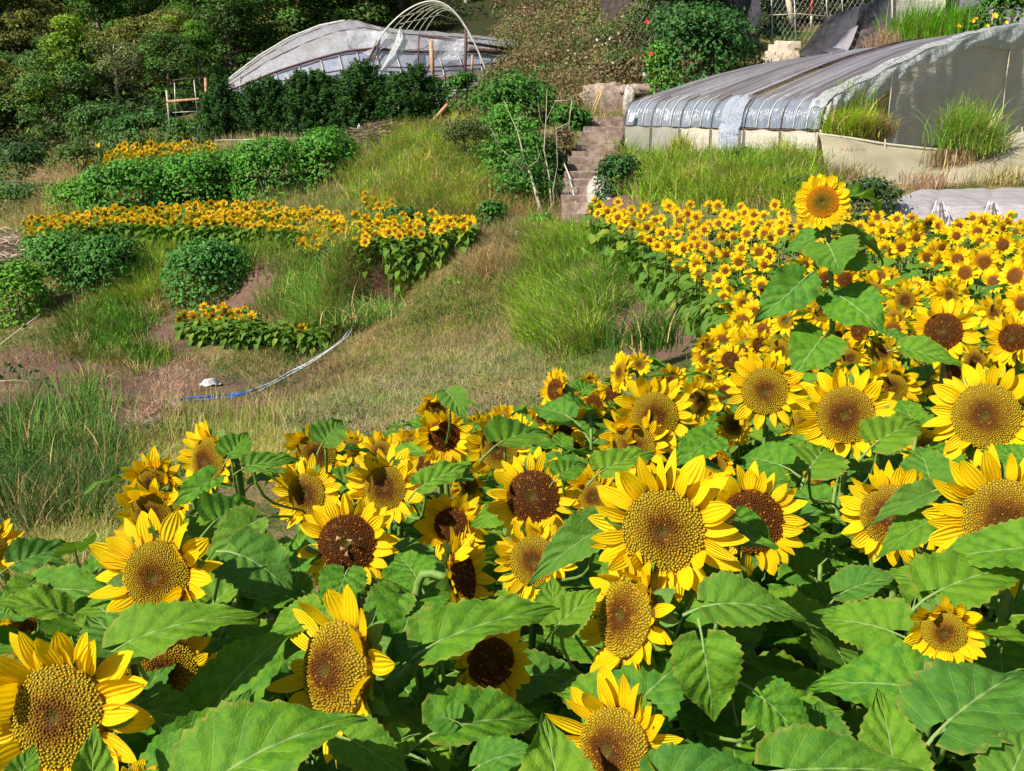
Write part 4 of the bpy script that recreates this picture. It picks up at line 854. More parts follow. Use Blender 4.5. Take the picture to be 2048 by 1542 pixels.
# general rough cover over every bank
def rough(poly, n, keep, seed, h, c, alt, ap, name='short_grass', label='patchy mixed grass and weeds on the terrace banks', w_=.006):
    p = pix(poly, n); p = clump(p, keep, 1.4, seed); s = soilmask(p[:, 0], p[:, 1]); p = p[rng.random(len(p)) > s*1.1]; grass(name, p, h, w_, c, label, (0, -.1), .6, alt, ap, seg=2, htv=.6, tk=25, tr=.13)
rough([(0,590),(720,560),(1060,560),(1060,660),(820,660),(640,730),(330,830),(240,840),(0,800)], 34000, .36, 21, .15, (.15, .22, .03), (.36, .26, .15), .35)
rough([(0,440),(120,440),(120,620),(0,620)], 4000, .35, 22, .3, OL, TAN, .5)
rough([(720,530),(1060,520),(1060,640),(760,660)], 12000, .35, 23, .17, (.16, .22, .03), (.36, .25, .15), .25)
rough([(930,430),(1060,420),(1060,560),(930,560)], 8000, .3, 27, .28, (.20, .20, .06), (.42, .31, .17), .5)
rough([(240,830),(420,760),(480,860),(300,900)], 5000, .35, 24, .2, (.13, .17, .03), (.40, .28, .14), .5)
rough([(1280,560),(1480,580),(1480,720),(1280,720)], 5000, .5, 25, .1, (.12, .18, .03), (.40, .29, .16), .55)
rough([(0,620),(160,620),(160,840),(0,840)], 5000, .48, 26, .18, (.12, .15, .03), (.36, .24, .15), .6)
rough([(450,680),(700,660),(700,780),(500,790)], 6000, .42, 28, .2, (.12, .17, .03), (.36, .24, .15), .4)
rough([(540,380),(720,370),(720,440),(500,440)], 2600, .2, 41, .4, (.13, .22, .03), TAN, .25)
rough([(430,285),(700,270),(700,320),(430,320)], 2200, .2, 42, .35, (.12, .20, .03), TAN, .3)
rough([(0,300),(170,290),(170,440),(0,450)], 5000, .2, 43, .5, (.16, .19, .04), TAN, .4)
rough([(1000,400),(1140,400),(1150,480),(1000,500)], 3500, .2, 44, .4, (.12, .18, .03), (.36, .28, .14), .4)
rough([(1160,170),(1320,160),(1320,230),(1160,240)], 2000, .35, 45, .35, (.15, .20, .03), TAN, .3)
rough([(1300,150),(1640,90),(1640,140),(1300,190)], 2500, .2, 46, .4, (.12, .16, .03), TAN, .4)
rough([(60,440),(0,430),(120,330),(200,330)], 3000, .3, 29, .5, (.3, .27, .1), (.45, .36, .2), .5)
# leafy low weeds
for poly, n, c in [([(430,790),(470,690),(560,680),(700,700),(620,780),(470,800)], 5000, (.07, .13, .02)), ([(260,860),(420,850),(520,900),(340,960)], 3500, (.09, .15, .02)), ([(0,640),(160,650),(140,700),(0,700)], 2000, (.07, .14, .02)),
                   ([(750,560),(1000,560),(1020,650),(800,650)], 4500, (.10, .19, .02)), ([(0,820),(230,860),(220,1060),(0,1060)], 30000, (.06, .15, .02)), ([(560,840),(1080,700),(1080,800),(800,900),(560,900)], 5000, (.15, .13, .06)), ([(960,440),(1060,440),(1060,560),(960,560)], 3000, (.15, .14, .05))]:
    p = clump(pix(poly, n), .42, 1.6, 31); p[:, 2] += rng.uniform(0, .13, len(p)); a = Acc(); rhombi(p, rng.normal(size=p.shape)*.5+[0, 0, 1], rng.uniform(.02, .06, len(p)), cols(len(p), c, .35), a)
    o = obj('weeds', a.mesh('weeds', M_FOL, False)); tag(o, 'low broad leaved weeds scattered through the grass', kind='stuff')
# brown weedy slope below the forest, right of the left greenhouse
def weedy(poly, n, h, c, alt, ap, lc, nl, S, zr, label, name='dry_weeds', la=(.30, .19, .11), lap=.35):
    p = pix(poly, n); grass(name, p, h, .006, c, label, (0, -.1), .3, alt, ap, seg=2, htv=.5)
    q = pix(poly, nl); q[:, 2] += rng.uniform(.05, zr, len(q)); a = Acc(); rhombi(q, rng.normal(size=q.shape)+[0, -.3, .5], rng.uniform(.5, 1.2, len(q))*S, cols(len(q), lc, .4, la, lap), a)
    tag(obj('weed_leaves', a.mesh('weed_leaves', M_FOL, False)), 'small leaves and seed heads of the '+label, kind='stuff')
weedy([(960,250),(1000,120),(1010,-20),(1320,-20),(1310,170),(1190,215),(1100,230),(1000,280)], 6000, .7, (.15, .13, .05), (.30, .22, .12), .5, (.09, .10, .03), 6000, .09, .8, 'brown weedy scrub on the slope above the steps')
q = pix([(960,260),(1000,120),(1010,-20),(1330,-20),(1310,160),(1190,200),(1100,225),(1000,285)], 190); a = Acc(); r = np.random.default_rng(8)
for k in range(len(q)):
    m = 230; s_ = r.uniform(.3, .8); c = [(.16, .12, .06), (.12, .14, .04), (.09, .17, .03), (.20, .14, .08), (.07, .10, .03), (.15, .16, .05)][r.integers(0, 6)]; d = r.normal(size=(m, 3)); d /= np.linalg.norm(d, axis=1, keepdims=True); d[:, 2] = abs(d[:, 2])
    C = q[k]+d*(r.random((m, 1))**.4)*s_*np.array([1, .9, 1.25]); rhombi(C, d+r.normal(size=(m, 3))*.7+[0, 0, .3], r.uniform(.08, .2, m), cols(m, np.array(c)*r.uniform(.5, 1.6), .35, (.30, .20, .12), .22), a)
tag(obj('scrub', a.mesh('scrub', M_FOL, False)), 'mixed green and brown scrub covering the slope above the steps', kind='stuff')
a = Acc(); q = pix([(1150,70),(1250,80),(1240,170),(1130,170)], 46); q[:, 2] += .8; rhombi(q, rng.normal(size=q.shape)+[0, -1, 1], rng.uniform(.08, .16, len(q)), cols(len(q), (.6, .55, .5), .15), a); tag(obj('seed_heads', a.mesh('seed_heads', M_FOL, False)), 'pale dried flower heads over the brown scrub', kind='stuff')
weedy([(960,180),(1010,60),(1200,80),(1200,220),(1060,230),(950,260)], 3000, .7, G1, TAN, .5, (.17, .14, .04), 9000, .07, .7, 'olive scrub lower on the slope above the steps')
# ---------------------------------------------------------------- leafy bushes
for q, (u, v, d, w_, h_, c) in enumerate([(1020,70,43,100,80,(.10,.14,.04)),(1110,60,44,120,70,(.12,.15,.04)),(1205,85,40,110,80,(.10,.17,.04)),(1080,130,39,120,70,(.20,.16,.07)),(1235,145,36,90,70,(.08,.17,.03)),(1160,110,39,90,60,(.07,.12,.03)),(1010,170,38,80,70,(.17,.14,.05)),(1285,75,41,90,90,(.10,.15,.04)),(1140,185,36,110,55,(.22,.18,.09)),(1060,30,47,110,70,(.20,.16,.07))]):
    p = P(u, v+h_/2, d); rx = w_*d/F/2; rz = h_*d/F/2; a = Acc(); m = 1500; C = rng.normal(size=(m, 3))*.42*[rx, rx*.8, rz]+[0, 0, rz*.8]; C[:, 2] = abs(C[:, 2])
    rhombi(C, rng.normal(size=C.shape)+[0, -.2, .6], rng.uniform(.05, .13, m), cols(m, c, .4, (.28, .2, .1), .25), a)
    root = empty('shrub', (p.x, p.y, gzf(p.x, p.y)-.05), 'brownish shrub in the scrub above the steps, '+['beside the greenhouse hoops', 'below the yellow slope', 'left of the shed', 'low in the middle', 'near the pale slab', 'darkest one in the middle', 'at the greenhouse end', 'right under the shed', 'above the bamboo canes', 'by the last bare hoop'][q], 'shrub'); obj('leaves', a.mesh('leaves', M_FOL, False), root)['kind'] = 'stuff'
BG = (.080, .26, .025); BD = (.055, .175, .025); BB = (.12, .31, .022); BT = (.065, .22, .035)
BUSH = [
 (255,440,190,112,31.0,BG,.13,2800,'dense leafy bush at the left end of the bank under the top sunflower row'),
 (390,440,190,124,31.2,BG,.13,3200,'dense leafy bush in the middle of the bank under the top sunflower row'),
 (545,425,150,150,30.8,BG,.13,2800,'rounded leafy bush right of the gap in the bank hedge'),
 (655,420,130,150,31.,BG,.13,2400,'leafy bush at the right end of the bank beside the long grass'),
 (460,410,90,105,31.8,BG,.13,1200,'narrow leafy bush by the white sheet'),
 (150,440,110,70,32.,BB,.12,1300,'low leafy bush at the left foot of the bank'),
 (125,605,165,128,25.8,(.075,.23,.03),.12,2200,'leafy bush covering the left corner of the sunflower terrace'),
 (215,590,150,112,25.6,BD,.12,2200,'dark shaded bush under the left sunflower row'),
 (412,608,165,128,24.6,BT,.12,3200,'bluish green bush bulging out of the middle terrace bank'),
 (30,640,120,110,24.,BB,.11,2000,'bright leafy bush at the left edge of the photo'),
 (1035,285,160,125,32.,(.05,.17,.02),.13,1900,'bright climbing bush high beside the bare tree'),
 (1015,350,120,130,30.,BG,.12,1500,'ivy covered bush left of the bare tree'),
 (1035,440,150,190,27.,(.07,.21,.025),.11,2300,'bush behind the trunk of the bare tree'),
 (1142,300,75,90,31.2,BD,.12,1100,'dark bush shading the upper steps'),
 (1100,440,70,150,27.4,(.05,.06,.03),.09,1600,'dark brown tangled shrub left of the steps'),
 (1400,178,190,150,34.,(.045,.15,.03),.16,2600,'large pale green bush above the greenhouse corner'),
 (1460,150,110,70,34.5,(.05,.14,.03),.15,1100,'low sprawling bush below the wire fence'),
 (1375,110,210,150,37.5,(.028,.06,.012),.15,3200,'dark rounded tree like bush below the shed'),
 (1330,180,60,90,34.,BB,.12,900,'bright vine at the left of the large pale bush'),
 (1238,400,90,85,23.6,(.03,.10,.02),.09,1500,'dark bush between the pale boulder and the greenhouse grass'),
 (1600,402,70,45,20.8,(.05,.15,.03),.08,700,'small bush behind the farthest corner of sunflowers'),
 (1735,450,120,80,16.8,(.04,.09,.025),.07,1300,'shrub with small dark leaves at the left end of the white tunnel'),
 (2020,80,120,110,35.,(.06,.17,.02),.15,1700,'bush with yellow blooms in the upper right corner'),
 (1945,85,100,60,35.5,(.07,.16,.03),.13,900,'low flowering bush right of the long grass'),
 (690,650,80,130,22.9,(.035,.12,.03),.10,1200,'dark bush at the right end of the unopened sunflower patch'),
 (675,560,90,80,23.6,(.035,.12,.03),.10,900,'bluish bush tucked under the sunflower terrace'),
 (945,600,120,52,20.9,BB,.10,1100,'low bright green bush in the middle hollow'),
 (935,360,120,130,28.,(.09,.12,.03),.07,1700,'open olive coloured bush in the long grass slope'),
 (925,215,60,70,35.4,(.05,.16,.02),.12,700,'small bush at the foot of the slanting timber'),
 (290,300,170,70,38.5,(.055,.15,.03),.14,1500,'pale green bush under the timber frame'),
 (200,300,120,90,40.,(.05,.13,.02),.14,1300,'bush with a few orange flowers left of the top sunflower row'),
 (380,300,120,60,38.,(.05,.14,.02),.13,1000,'bush at the foot of the slanting left post'),
 (1050,445,140,120,25.6,(.06,.18,.025),.10,1700,'leafy bush around the foot of the bare tree trunk'),
 (1098,400,60,120,27.0,(.05,.10,.025),.09,1200,'dark creeper covered bank right beside the lower steps'),
 (1080,480,60,50,23.4,BG,.1,500,'small bush at the foot of the bare tree'),
 (980,455,60,50,24.2,BD,.1,500,'dark bush at the right end of the sunflower terrace'),
 (650,300,120,40,36.,(.06,.17,.02),.1,700,'low green bush under the conifer hedge'),
 (1480,330,70,30,24.,(.07,.15,.02),.08,300,'low bush against the greenhouse wall'),
 (40,440,120,70,34.,(.07,.15,.03),.13,1200,'low mixed bush at the left edge below the wires'),
 (50,375,110,80,40.,(.035,.09,.02),.15,1300,'dark bush at the left edge above the wires'),
 (150,350,110,60,37.,(.09,.15,.03),.13,1000,'pale bush left of the top sunflower row'),
 (1505,70,110,90,41.,(.04,.08,.02),.17,1500,'dark bush behind the left part of the wire fence'),
 (1580,60,90,80,42.,(.09,.08,.04),.16,1200,'brownish bush behind the middle of the wire fence'),
 (1650,40,110,90,43.,(.06,.08,.03),.17,1300,'dark bush behind the red pole'),
 (1700,20,100,70,44.,(.05,.09,.03),.17,1200,'dark bush behind the shade tent top'),
 (1560,90,90,30,38.6,(.04,.12,.03),.10,500,'low creeper at the foot of the wire fence'),
 (1120,340,60,90,29.,(.16,.10,.06),.08,900,'reddish brown dried bush behind the bare tree'),
 (800,470,120,50,24.8,(.05,.14,.03),.1,600,'green undergrowth behind the right sunflower patch')]
for q, (cu, bv, wp, hp_, d, c, S, n, lb) in enumerate(BUSH):
    bl = None
    if 'yellow blooms' in lb: bl = [(1990,32,.11,M_FLOWERO),(2012,45,.08,M_FLOWERO),(1975,52,.07,M_FLOWERO)]
    if 'low flowering' in lb: bl = [(1945,42,.1,M_FLOWERO),(1918,52,.08,M_FLOWERO),(1953,36,.07,M_FLOWERO)]
    if 'few orange' in lb: bl = [(196,290,.12,M_FLOWERO),(170,308,.10,M_FLOWERO),(182,325,.09,M_FLOWERO)]
    if 'tree like' in lb: bl = [(1328,48,.13,M_FLOWERR),(1294,44,.10,M_FLOWERR)]
    if 'bright vine' in lb: bl = [(1302,108,.08,M_FLOWERR)]
    bush('bush', cu, bv, wp, hp_, d, c, S*1.05, int(n*1.7), lb, seed=q*7+3, alt=(.10, .20, .03), altp=.12, bloom=bl)
# ---------------------------------------------------------------- forest on the hillside behind
def tree_meshes(kind, seed):
    bright = kind == 'bright'; kind = 'pine' if bright else kind
    r = random.Random(seed); tr = Acc(); cr = Acc()
    hgt = {'broad': 7., 'pine': 9., 'olive': 6.5, 'thin': 7.5}[kind]
    lean = Vector((r.uniform(-.5, .5), r.uniform(-.3, .3), 0))
    spine = bez(Vector((0, 0, -.5)), Vector((0, 0, hgt*.3)), lean*.5+Vector((0, 0, hgt*.6)), lean+Vector((0, 0, hgt*.93)), 9)
    V, Fs = tube(spine, [.20-.02*k for k in range(9)], 6); tr.add(V, Fs)
    c0 = {'broad': (.055, .125, .020), 'pine': (.065, .165, .012), 'olive': (.105, .12, .018), 'thin': (.12, .15, .05)}[kind]; c0 = (.15, .26, .014) if bright else tuple(1.25*q for q in c0)
    nb = {'broad': 26, 'pine': 34, 'olive': 22, 'thin': 16}[kind]
    for k in range(nb):
        f = r.uniform(.16 if kind != 'thin' else .38, 1.); p = spine[min(8, int(f*8))]; th = k*2.4+r.uniform(-.4, .4)
        rr = {'broad': 2.0*math.sin(math.pi*min(1, f*.8+.1)), 'pine': 2.0*(1.12-f), 'olive': 1.9*math.sin(math.pi*min(1, f*.8+.1)), 'thin': 1.2}[kind]*r.uniform(.5, 1.15)
        tip = p+Vector((math.cos(th)*rr, math.sin(th)*rr, r.uniform(.1, .9) if kind != 'pine' else r.uniform(.1, .5)))
        V, Fs = tube([p, (p+tip)/2+Vector((0, 0, -.05)), tip], [.06, .04, .015], 4); tr.add(V, Fs)
        m = {'broad': 330, 'pine': 300, 'olive': 280, 'thin': 170}[kind]; s = {'broad': 1.05, 'pine': .95, 'olive': 1.0, 'thin': .8}[kind]*r.uniform(.7, 1.25)
        q = np.random.default_rng(seed*100+k); d = q.normal(size=(m, 3)); d /= np.linalg.norm(d, axis=1, keepdims=True); d[:, 2] = np.where(d[:, 2] < -.4, -d[:, 2], d[:, 2])
        C = np.array(list(tip))+d*(q.random((m, 1))**.4)*s*np.array([1.1, 1.1, .85]); tone = r.uniform(.6, 1.45)
        rhombi(C, d+q.normal(size=(m, 3))*.5+[0, 0, .4], q.uniform(.13, .30, m)*(1 if kind != 'pine' else .9), cols(m, np.array(c0)*tone, .3, (.12, .11, .02), .06 if kind != 'olive' else .25), cr, .55)
    return tr.mesh('trunk', M_PALEBARK if kind == 'thin' else M_BARK), cr.mesh('crown', M_FOL, False)
TM = {k: [tree_meshes(k, s) for s in range(3)] for k in ('broad', 'pine', 'olive', 'thin', 'bright')}
LB = {'bright': 'bright yellow green tree in the hillside woods', 'broad': 'broad leaved green tree in the woods on the hillside', 'pine': 'dark pine like tree in the hillside woods', 'olive': 'olive brown tree in the hillside woods', 'thin': 'slender pale trunked tree in the hillside woods'}
def tree(u, v, d, kind, h, label=None, group='trees of the hillside woods', wide=1.):
    p = H(u, v, d) if d is None else P(u, v, d); z = gzf(p.x, p.y); root = empty('tree', (p.x, p.y, min(p.z, z) if d is not None else z), label or LB[kind], 'tree', None if label else group+' '+kind)
    t, c = random.choice(TM[kind]); s = h/{'bright': 9.8, 'broad': 8., 'pine': 9.8, 'olive': 7.4, 'thin': 8.4}[kind]; M = Matrix.Rotation(random.uniform(0, 6), 4, 'Z') @ Matrix.Diagonal((s*wide, s*wide, s, 1))
    obj('trunk', t, root, M); obj('crown', c, root, M); return root
for (u, v, d, k, h, w_, lb) in [
  (150,300,50,'bright',7.4,1.15,'tall pine with bright boughs on its left side, highest of the left woods'),(40,370,52,'broad',6.0,1.2,'dark rounded tree at the lower left edge of the woods'),(345,200,58,'bright',5.6,1.2,'yellow green round crowned tree beside dark firs above the timber frame'),
  (270,240,56,'thin',5.,1.3,'pale branched tree left of the timber frame'),(130,350,54,'olive',5.,1.2,'tree with yellowish crown above the dry grass on the left'),(230,310,52,'broad',4.2,1.2,'dark tree behind the bush with orange flowers'),(90,300,56,'pine',5.,1.2,'bushy pine left of the tall pine'),
  (0,290,60,'broad',6.,1.,'dark tree cropped by the left edge'),(40,180,76,'olive',8,1.,'yellowish tree in the upper left corner')]:
    tree(u, v, d, k, h, lb, wide=w_)
rt = random.Random(21)
spots = []
for row_, (d, vb, st) in enumerate([(52, 330, 95), (58, 260, 85), (64, 215, 80), (72, 160, 75), (80, 110, 70), (90, 60, 66), (102, 0, 62), (116, -70, 60)]):
    u = -140+row_*23
    while u < (430 if row_ == 0 else 520 if row_ == 1 else 760 if row_ == 2 else 1330 if row_ < 5 else 2250):
        spots.append((u+rt.uniform(-18, 18), vb, d+rt.uniform(-2.5, 2.5))); u += st*rt.uniform(.8, 1.25)
for (u, v, d) in spots:
    x = (u-1024)/F*d*1.0
    if 900 < u < 1330 and d < 70: continue
    if u > 1330 and d < 90: continue
    p = Vector((x, d, gzf(x, d)-.1)); k = rt.choice(['broad', 'broad', 'olive', 'pine', 'thin', 'broad', 'olive']); h = rt.uniform(6., 9.8)*(1 if d > 60 else .72)
    wh = LB[k].replace(' in the hillside woods', '').replace(' on the hillside', '').replace(' in the woods', '')+(' at the front of the woods' if d < 68 else ' high up the hill')+(', left part' if u < 330 else ', above the timber frame' if u < 560 else ', behind the left greenhouse' if u < 1000 else ', towards the right'); root = empty('tree', p, wh, 'tree', wh); t, c = rt.choice(TM[k]); s = h/8.4; M = Matrix.Rotation(rt.uniform(0, 6), 4, 'Z') @ Matrix.Diagonal((s*1.15, s*1.15, s, 1)); obj('trunk', t, root, M); obj('crown', c, root, M)
# undergrowth between the trunks
a = Acc()
for q in range(380):
    d = rt.uniform(46, 112); u = rt.uniform(-200, 1400 if d < 75 else 2250); x = (u-1024)/F*d
    if d < 66 and 420 < u < 1330: continue
    if d < 70 and u > 1000: continue
    z = gzf(x, d); b_ = Acc(); s = rt.uniform(1., 2.); m = 260; c = np.random.default_rng(q).normal(size=(m, 3)); c /= np.linalg.norm(c, axis=1, keepdims=True); c[:, 2] = abs(c[:, 2])
    C = c*rng.random((m, 1))**.4*np.array([s*1.3, s*1.1, s*.9])+np.array([x, d, z]); rhombi(C, c+rng.normal(size=(m, 3))*.5+[0, 0, .4], rng.uniform(.14, .30, m), cols(m, np.array(rt.choice([(.03, .07, .014), (.05, .08, .014), (.055, .06, .02)])), .35), a)
tag(obj('undergrowth', a.mesh('undergrowth', M_FOL, False)), 'shrubby undergrowth between the forest trees', kind='stuff')
# ---------------------------------------------------------------- conifer hedge: cypress trees in a row
def cypress_mesh(seed):
    a = Acc(); r = np.random.default_rng(seed); h = 2.75
    for k in range(150):
        z0 = (k/150)**.9*h*.93; prof = .66*(1-(z0/h)**2.6)**.8+.04; th = k*2.4+r.uniform(-.5, .5); L = r.uniform(.28, .55)*(1 if z0 < h*.8 else .7); r1 = prof*r.uniform(.55, 1.15)
        m = 46; t = r.random(m)[:, None]; tip = np.array([math.cos(th)*r1, math.sin(th)*r1, z0+L]); b0 = np.array([math.cos(th)*r1*.45, math.sin(th)*r1*.45, z0])
        C = b0*(1-t)+tip*t+r.normal(size=(m, 3))*.055*(1.25-t); N = np.array([math.cos(th), math.sin(th), .5])+r.normal(size=(m, 3))*.6; tone = r.uniform(.6, 1.45)
        rhombi(C, N, r.uniform(.05, .12, m), cols(m, np.array((.030, .095, .016))*tone, .3, (.06, .15, .02), .2), a, .5)
    return a.mesh('crown', M_FOL, False)
CM = [cypress_mesh(s) for s in range(4)]; CTK = Acc().add(*tube([(0, 0, -.3), (0, 0, .6), (0.03, 0, 2.3)], [.06, .05, .02], 5)).mesh('trunk', M_BARK)
xs = [425,448,478,512,545,575,608,640,668,700,730,765,800,835,868]
for q, u in enumerate(xs):
    d = 37.3-.05*q+(q % 3)*.25; topv = {0: 190, 1: 168, 2: 182, 3: 170}.get(q, [166, 160, 150, 156, 148, 152, 138, 146, 150, 146, 150][q-4]); p = P(u, 285-q*1., d); t = P(u, topv, d); s = (t.z-p.z)/2.75
    root = empty('cypress', (p.x, p.y, p.z-.05), ('first' if q == 0 else 'last' if q == len(xs)-1 else 'dark')+' conifer in the dense row before the left greenhouse', 'conifer', None if q in (0, len(xs)-1) else 'conifers of the hedge row')
    M = Matrix.Rotation(q*1.3, 4, 'Z') @ Matrix.Diagonal((s*1.75, s*1.5, s*1.06*(1+.08*math.sin(q*2.1)), 1)); obj('trunk', CTK, root, M); obj('crown', CM[q % 4], root, M)
grass('dry_stubble', pix([(430,262),(600,262),(600,282),(430,285)], 1100), .35, .008, (.5, .40, .22), 'pale dry stalks along the foot of the conifer hedge', (0, 0), .3, seg=2)
grass('dry_stubble', pix([(690,268),(850,262),(850,290),(700,300)], 400), .35, .008, (.4, .28, .18), 'brown dry stalks along the foot of the conifer hedge', (0, 0), .3, seg=2)
# ---------------------------------------------------------------- helper for pixel-anchored bars
def bar(name, pts, r, mat, parent=None, n=6):
    """pts: (u, v, d)"""
    w_ = [P(*p) for p in pts]; o0 = parent.location if parent is not None else w_[0]
    V, Fs = tube([p-Vector(o0) for p in w_], r, n); o = obj(name, Acc().add(V, Fs).mesh(name, mat), parent)
    if parent is None: o.location = w_[0]
    return o
def sheet(name, rows, mat, parent=None, wr=0., seed=0, sc_=3.):
    """rows of world points, wrinkled"""
    V, Fs, luv = gridsurf(rows)
    if wr:
        n1 = fbm(V[:, 0]*sc_+seed, V[:, 2]*sc_*1.3+V[:, 1]*sc_*.5, seed)-.5; n2 = fbm(V[:, 0]*sc_*2.7+9, V[:, 2]*sc_*2.7+V[:, 1], seed+5)-.5
        V = V+np.stack([n2*wr*.4, n1*wr, n2*wr*.7], 1)
    o0 = np.array(list(parent.location)) if parent is not None else V[0]
    o = obj(name, Acc().add(V-o0, Fs, 0, luv).mesh(name, mat), parent)
    if parent is None: o.location = Vector(V[0])
    return o
def interp(pts, n):
    """resample polyline of equal-length tuples by index"""
    a = np.array(pts, float); t = np.linspace(0, len(a)-1, n); return np.stack([np.interp(t, np.arange(len(a)), a[:, k]) for k in range(a.shape[1])], 1)
# ---------------------------------------------------------------- right greenhouse
A = P(1250, 251, 30.); B = P(1640, 262, 24.); Q = Vector((.83, .56, 0)); ROOT = A.copy(); ROOT.z = P(1250, 300, 30).z
GH = empty('greenhouse', ROOT, 'long low plastic film greenhouse with curved hoops behind the sunflower field', 'greenhouse')
PROF = [(0, 0), (.03, .24), (.12, .48), (.30, .68), (.7, .86), (1.5, 1.13), (2.6, 1.52), (3.8, 1.92), (5.2, 2.30), (6.6, 2.62), (8.2, 2.86), (10, 2.95)]
NH = 19
prof = interp(PROF, 45)
def hoopline(s, k=1.): 
    e = A.lerp(B, s); k = k*(.74+.26*min(1, max(0, s))); return [e+Q*float(w_)+Vector((0, 0, float(h if h < .66 else .66+(h-.66)*k))) for w_, h in prof]
def wb(s): e = A.lerp(B, s); e2 = P(1250, 300, 30).lerp(P(1640, 326, 24), s); return Vector((e.x, e.y, e2.z))
for q in range(NH):
    s = q/(NH-1); L = hoopline(s); V, Fs = tube([p-ROOT+Vector((-.03, -.03, .03)) for p in L[:17]]+[p-ROOT-Vector((0, 0, .07)) for p in L[16::3]], .012, 5); obj('hoop', Acc().add(V, Fs).mesh('hoop', M_WHITEPIPE if q % 3 else M_DARKSTEEL), GH)
    if q % 3 == 0: V, Fs = tube([wb(s)-ROOT+Vector((-.06, -.09, 0)), A.lerp(B, s)-ROOT+Vector((-.06, -.09, 0))], .018, 5); obj('post', Acc().add(V, Fs).mesh('post', M_DARKSTEEL), GH)
V, Fs = tube([A-ROOT, B-ROOT], .016, 6); obj('eave_rail', Acc().add(V, Fs).mesh('eave_rail', M_DARKSTEEL), GH)
def m_roof():
    b = NB('streaked_roof_film'); a = b.n('Attribute', attribute_name='luv'); mp = b.n('Mapping', i_0=a.outputs['Vector']); mp.inputs['Scale'].default_value = (13, 1.6, 1)
    n1 = b.noise(1., 5, mp.outputs[0], .6); mp2 = b.n('Mapping', i_0=a.outputs['Vector']); mp2.inputs['Scale'].default_value = (60, 5, 1); n2 = b.noise(1., 3, mp2.outputs[0])
    y = b.n('SeparateXYZ', i_0=a.outputs['Vector']).outputs[1]
    c = b.ramp(n1, [(.28, (.12, .09, .10)), (.42, (.20, .17, .19)), (.54, (.34, .33, .38)), (.68, (.48, .50, .57)), (.82, (.75, .77, .80))])
    fr = b.mix(n2, (.16, .20, .30), (.36, .42, .52)); c = b.mix(b.sstep(y, .20, .36), fr, c)
    return b.surf(c, .24, b.bump(b.math('ADD', n1, n2), .6, .12), .7, .25, c, b.math('ADD', .62, b.math('MULTIPLY', n2, .35)))
M_ROOF = m_roof()
def roofpart(name, s0, s1, k0, k1, mat, ns=60, off=.02, wr=.05, seed=1, tear=None):
    rows = []
    for i in range(ns):
        s = s0+(s1-s0)*i/(ns-1); L = hoopline(s); ph = math.sin(s*(NH-1)*math.pi)**2
        r_ = []
        kk = k1 if tear is None else tear(s)
        for j in np.linspace(k0, kk, 46):
            a_ = int(min(43, j)); p = L[a_].lerp(L[a_+1], j-a_); r_.append(p+Vector((-.25, -.2, 1)).normalized()*(off-.035*ph*(1 if j > 3 else .3)))
        rows.append(r_)
    return sheet(name, rows, mat, GH, wr, seed, 2.2)
roofpart('roof_film', 0, .60, 0, 43.9, M_ROOF, 90, .02, .08)
roofpart('roof_film', .635, 1., 0, 43.9, M_ROOF, 70, .045, .08, 4)
# crumpled loose film hanging from the near end hoop
r_ = []
for k in range(90):
    t = k/89; j = 1+t*42; L = hoopline(1.0); a_ = int(min(43, j)); p = L[a_].lerp(L[a_+1], j-a_); dn = (.10+.42*math.sin(min(1, t*1.6)*math.pi*.55)*(.75+.45*math.sin(t*23)*math.sin(t*9)))*(1.0 if t > .06 else .3)
    row_ = []
    for m in range(14):
        f = m/13; out = math.sin(f*math.pi*.8)*.10+.03*math.sin(t*60+f*6)+.02*math.sin(t*131+f*3)+.06; row_.append(p+Vector((.12, -.22, 0))*(out*2.6)+Vector((0, 0, .05-dn*f**1.1)))
    r_.append(row_)
sheet('loose_film', r_, M_CRUMP, GH, .10, 7, 5.)
r_ = []
for k in range(60):
    t = k/59; L = hoopline(.93+.07*t); r_.append([L[int(j)]+Vector((0, 0, .07+.03*math.sin(j*1.3+t*9))) for j in range(8, 45)])
sheet('loose_film', r_, M_CRUMP, GH, .12, 12, 3.5)
# torn film hanging over the wall between the two roof sheets
r_ = []
for k in range(22):
    t = k/21; s = .55+.10*t; L = hoopline(s); row_ = []
    for m in range(30):
        f = m/29; 
        if f < .55: j = 14*(1-f/.55); a_ = int(j); p = L[a_].lerp(L[a_+1], j-a_)+Vector((-.05, -.09, .05+.04*math.sin(t*14+f*5)))
        else: p = A.lerp(B, s)+Vector((-.10, -.14-.04*math.sin(t*16), -(f-.55)/.45*(.72+.25*math.sin(t*5)*1)))
        row_.append(p)
    r_.append(row_)
sheet('torn_film', r_, m_film('torn_bluish_film', (.46, .52, .66), .3, .85, .8, 6.), GH, .09, 3, 6.)
# wall panels between the posts
for q in range(0, NH-1, 3):
    s0, s1 = q/(NH-1), (q+3)/(NH-1); rows = []
    for i in range(16):
        s = s0+(s1-s0)*i/15; a_ = wb(s); b_ = A.lerp(B, s); sg = .03*math.sin(i/15*math.pi); rows.append([a_.lerp(b_, t)+Vector((-.02, -.03, 0))+Vector((-.5, -.8, 0))*(sg*math.sin(t*3.1)+.015*math.sin(i*2.2)*t)-Vector((0, 0, .02*math.sin(i/15*math.pi*3)*t)) for t in np.linspace(0, .97, 8)])
    sheet('wall_panel', rows, m_film('wall_net_%d' % q, (.40, .38, .36) if q % 2 else (.34, .34, .29), .7, .93, .4, 2., (3, 1, .6), (.18, .2, .12), .5) if q < 6 else M_NETGREY, GH, .02, q)
V, Fs, luv = gridsurf([[P(1262, 226, 29.7)-ROOT, P(1274, 226, 29.6)-ROOT], [P(1258, 243, 29.7)-ROOT, P(1266, 243, 29.6)-ROOT]])
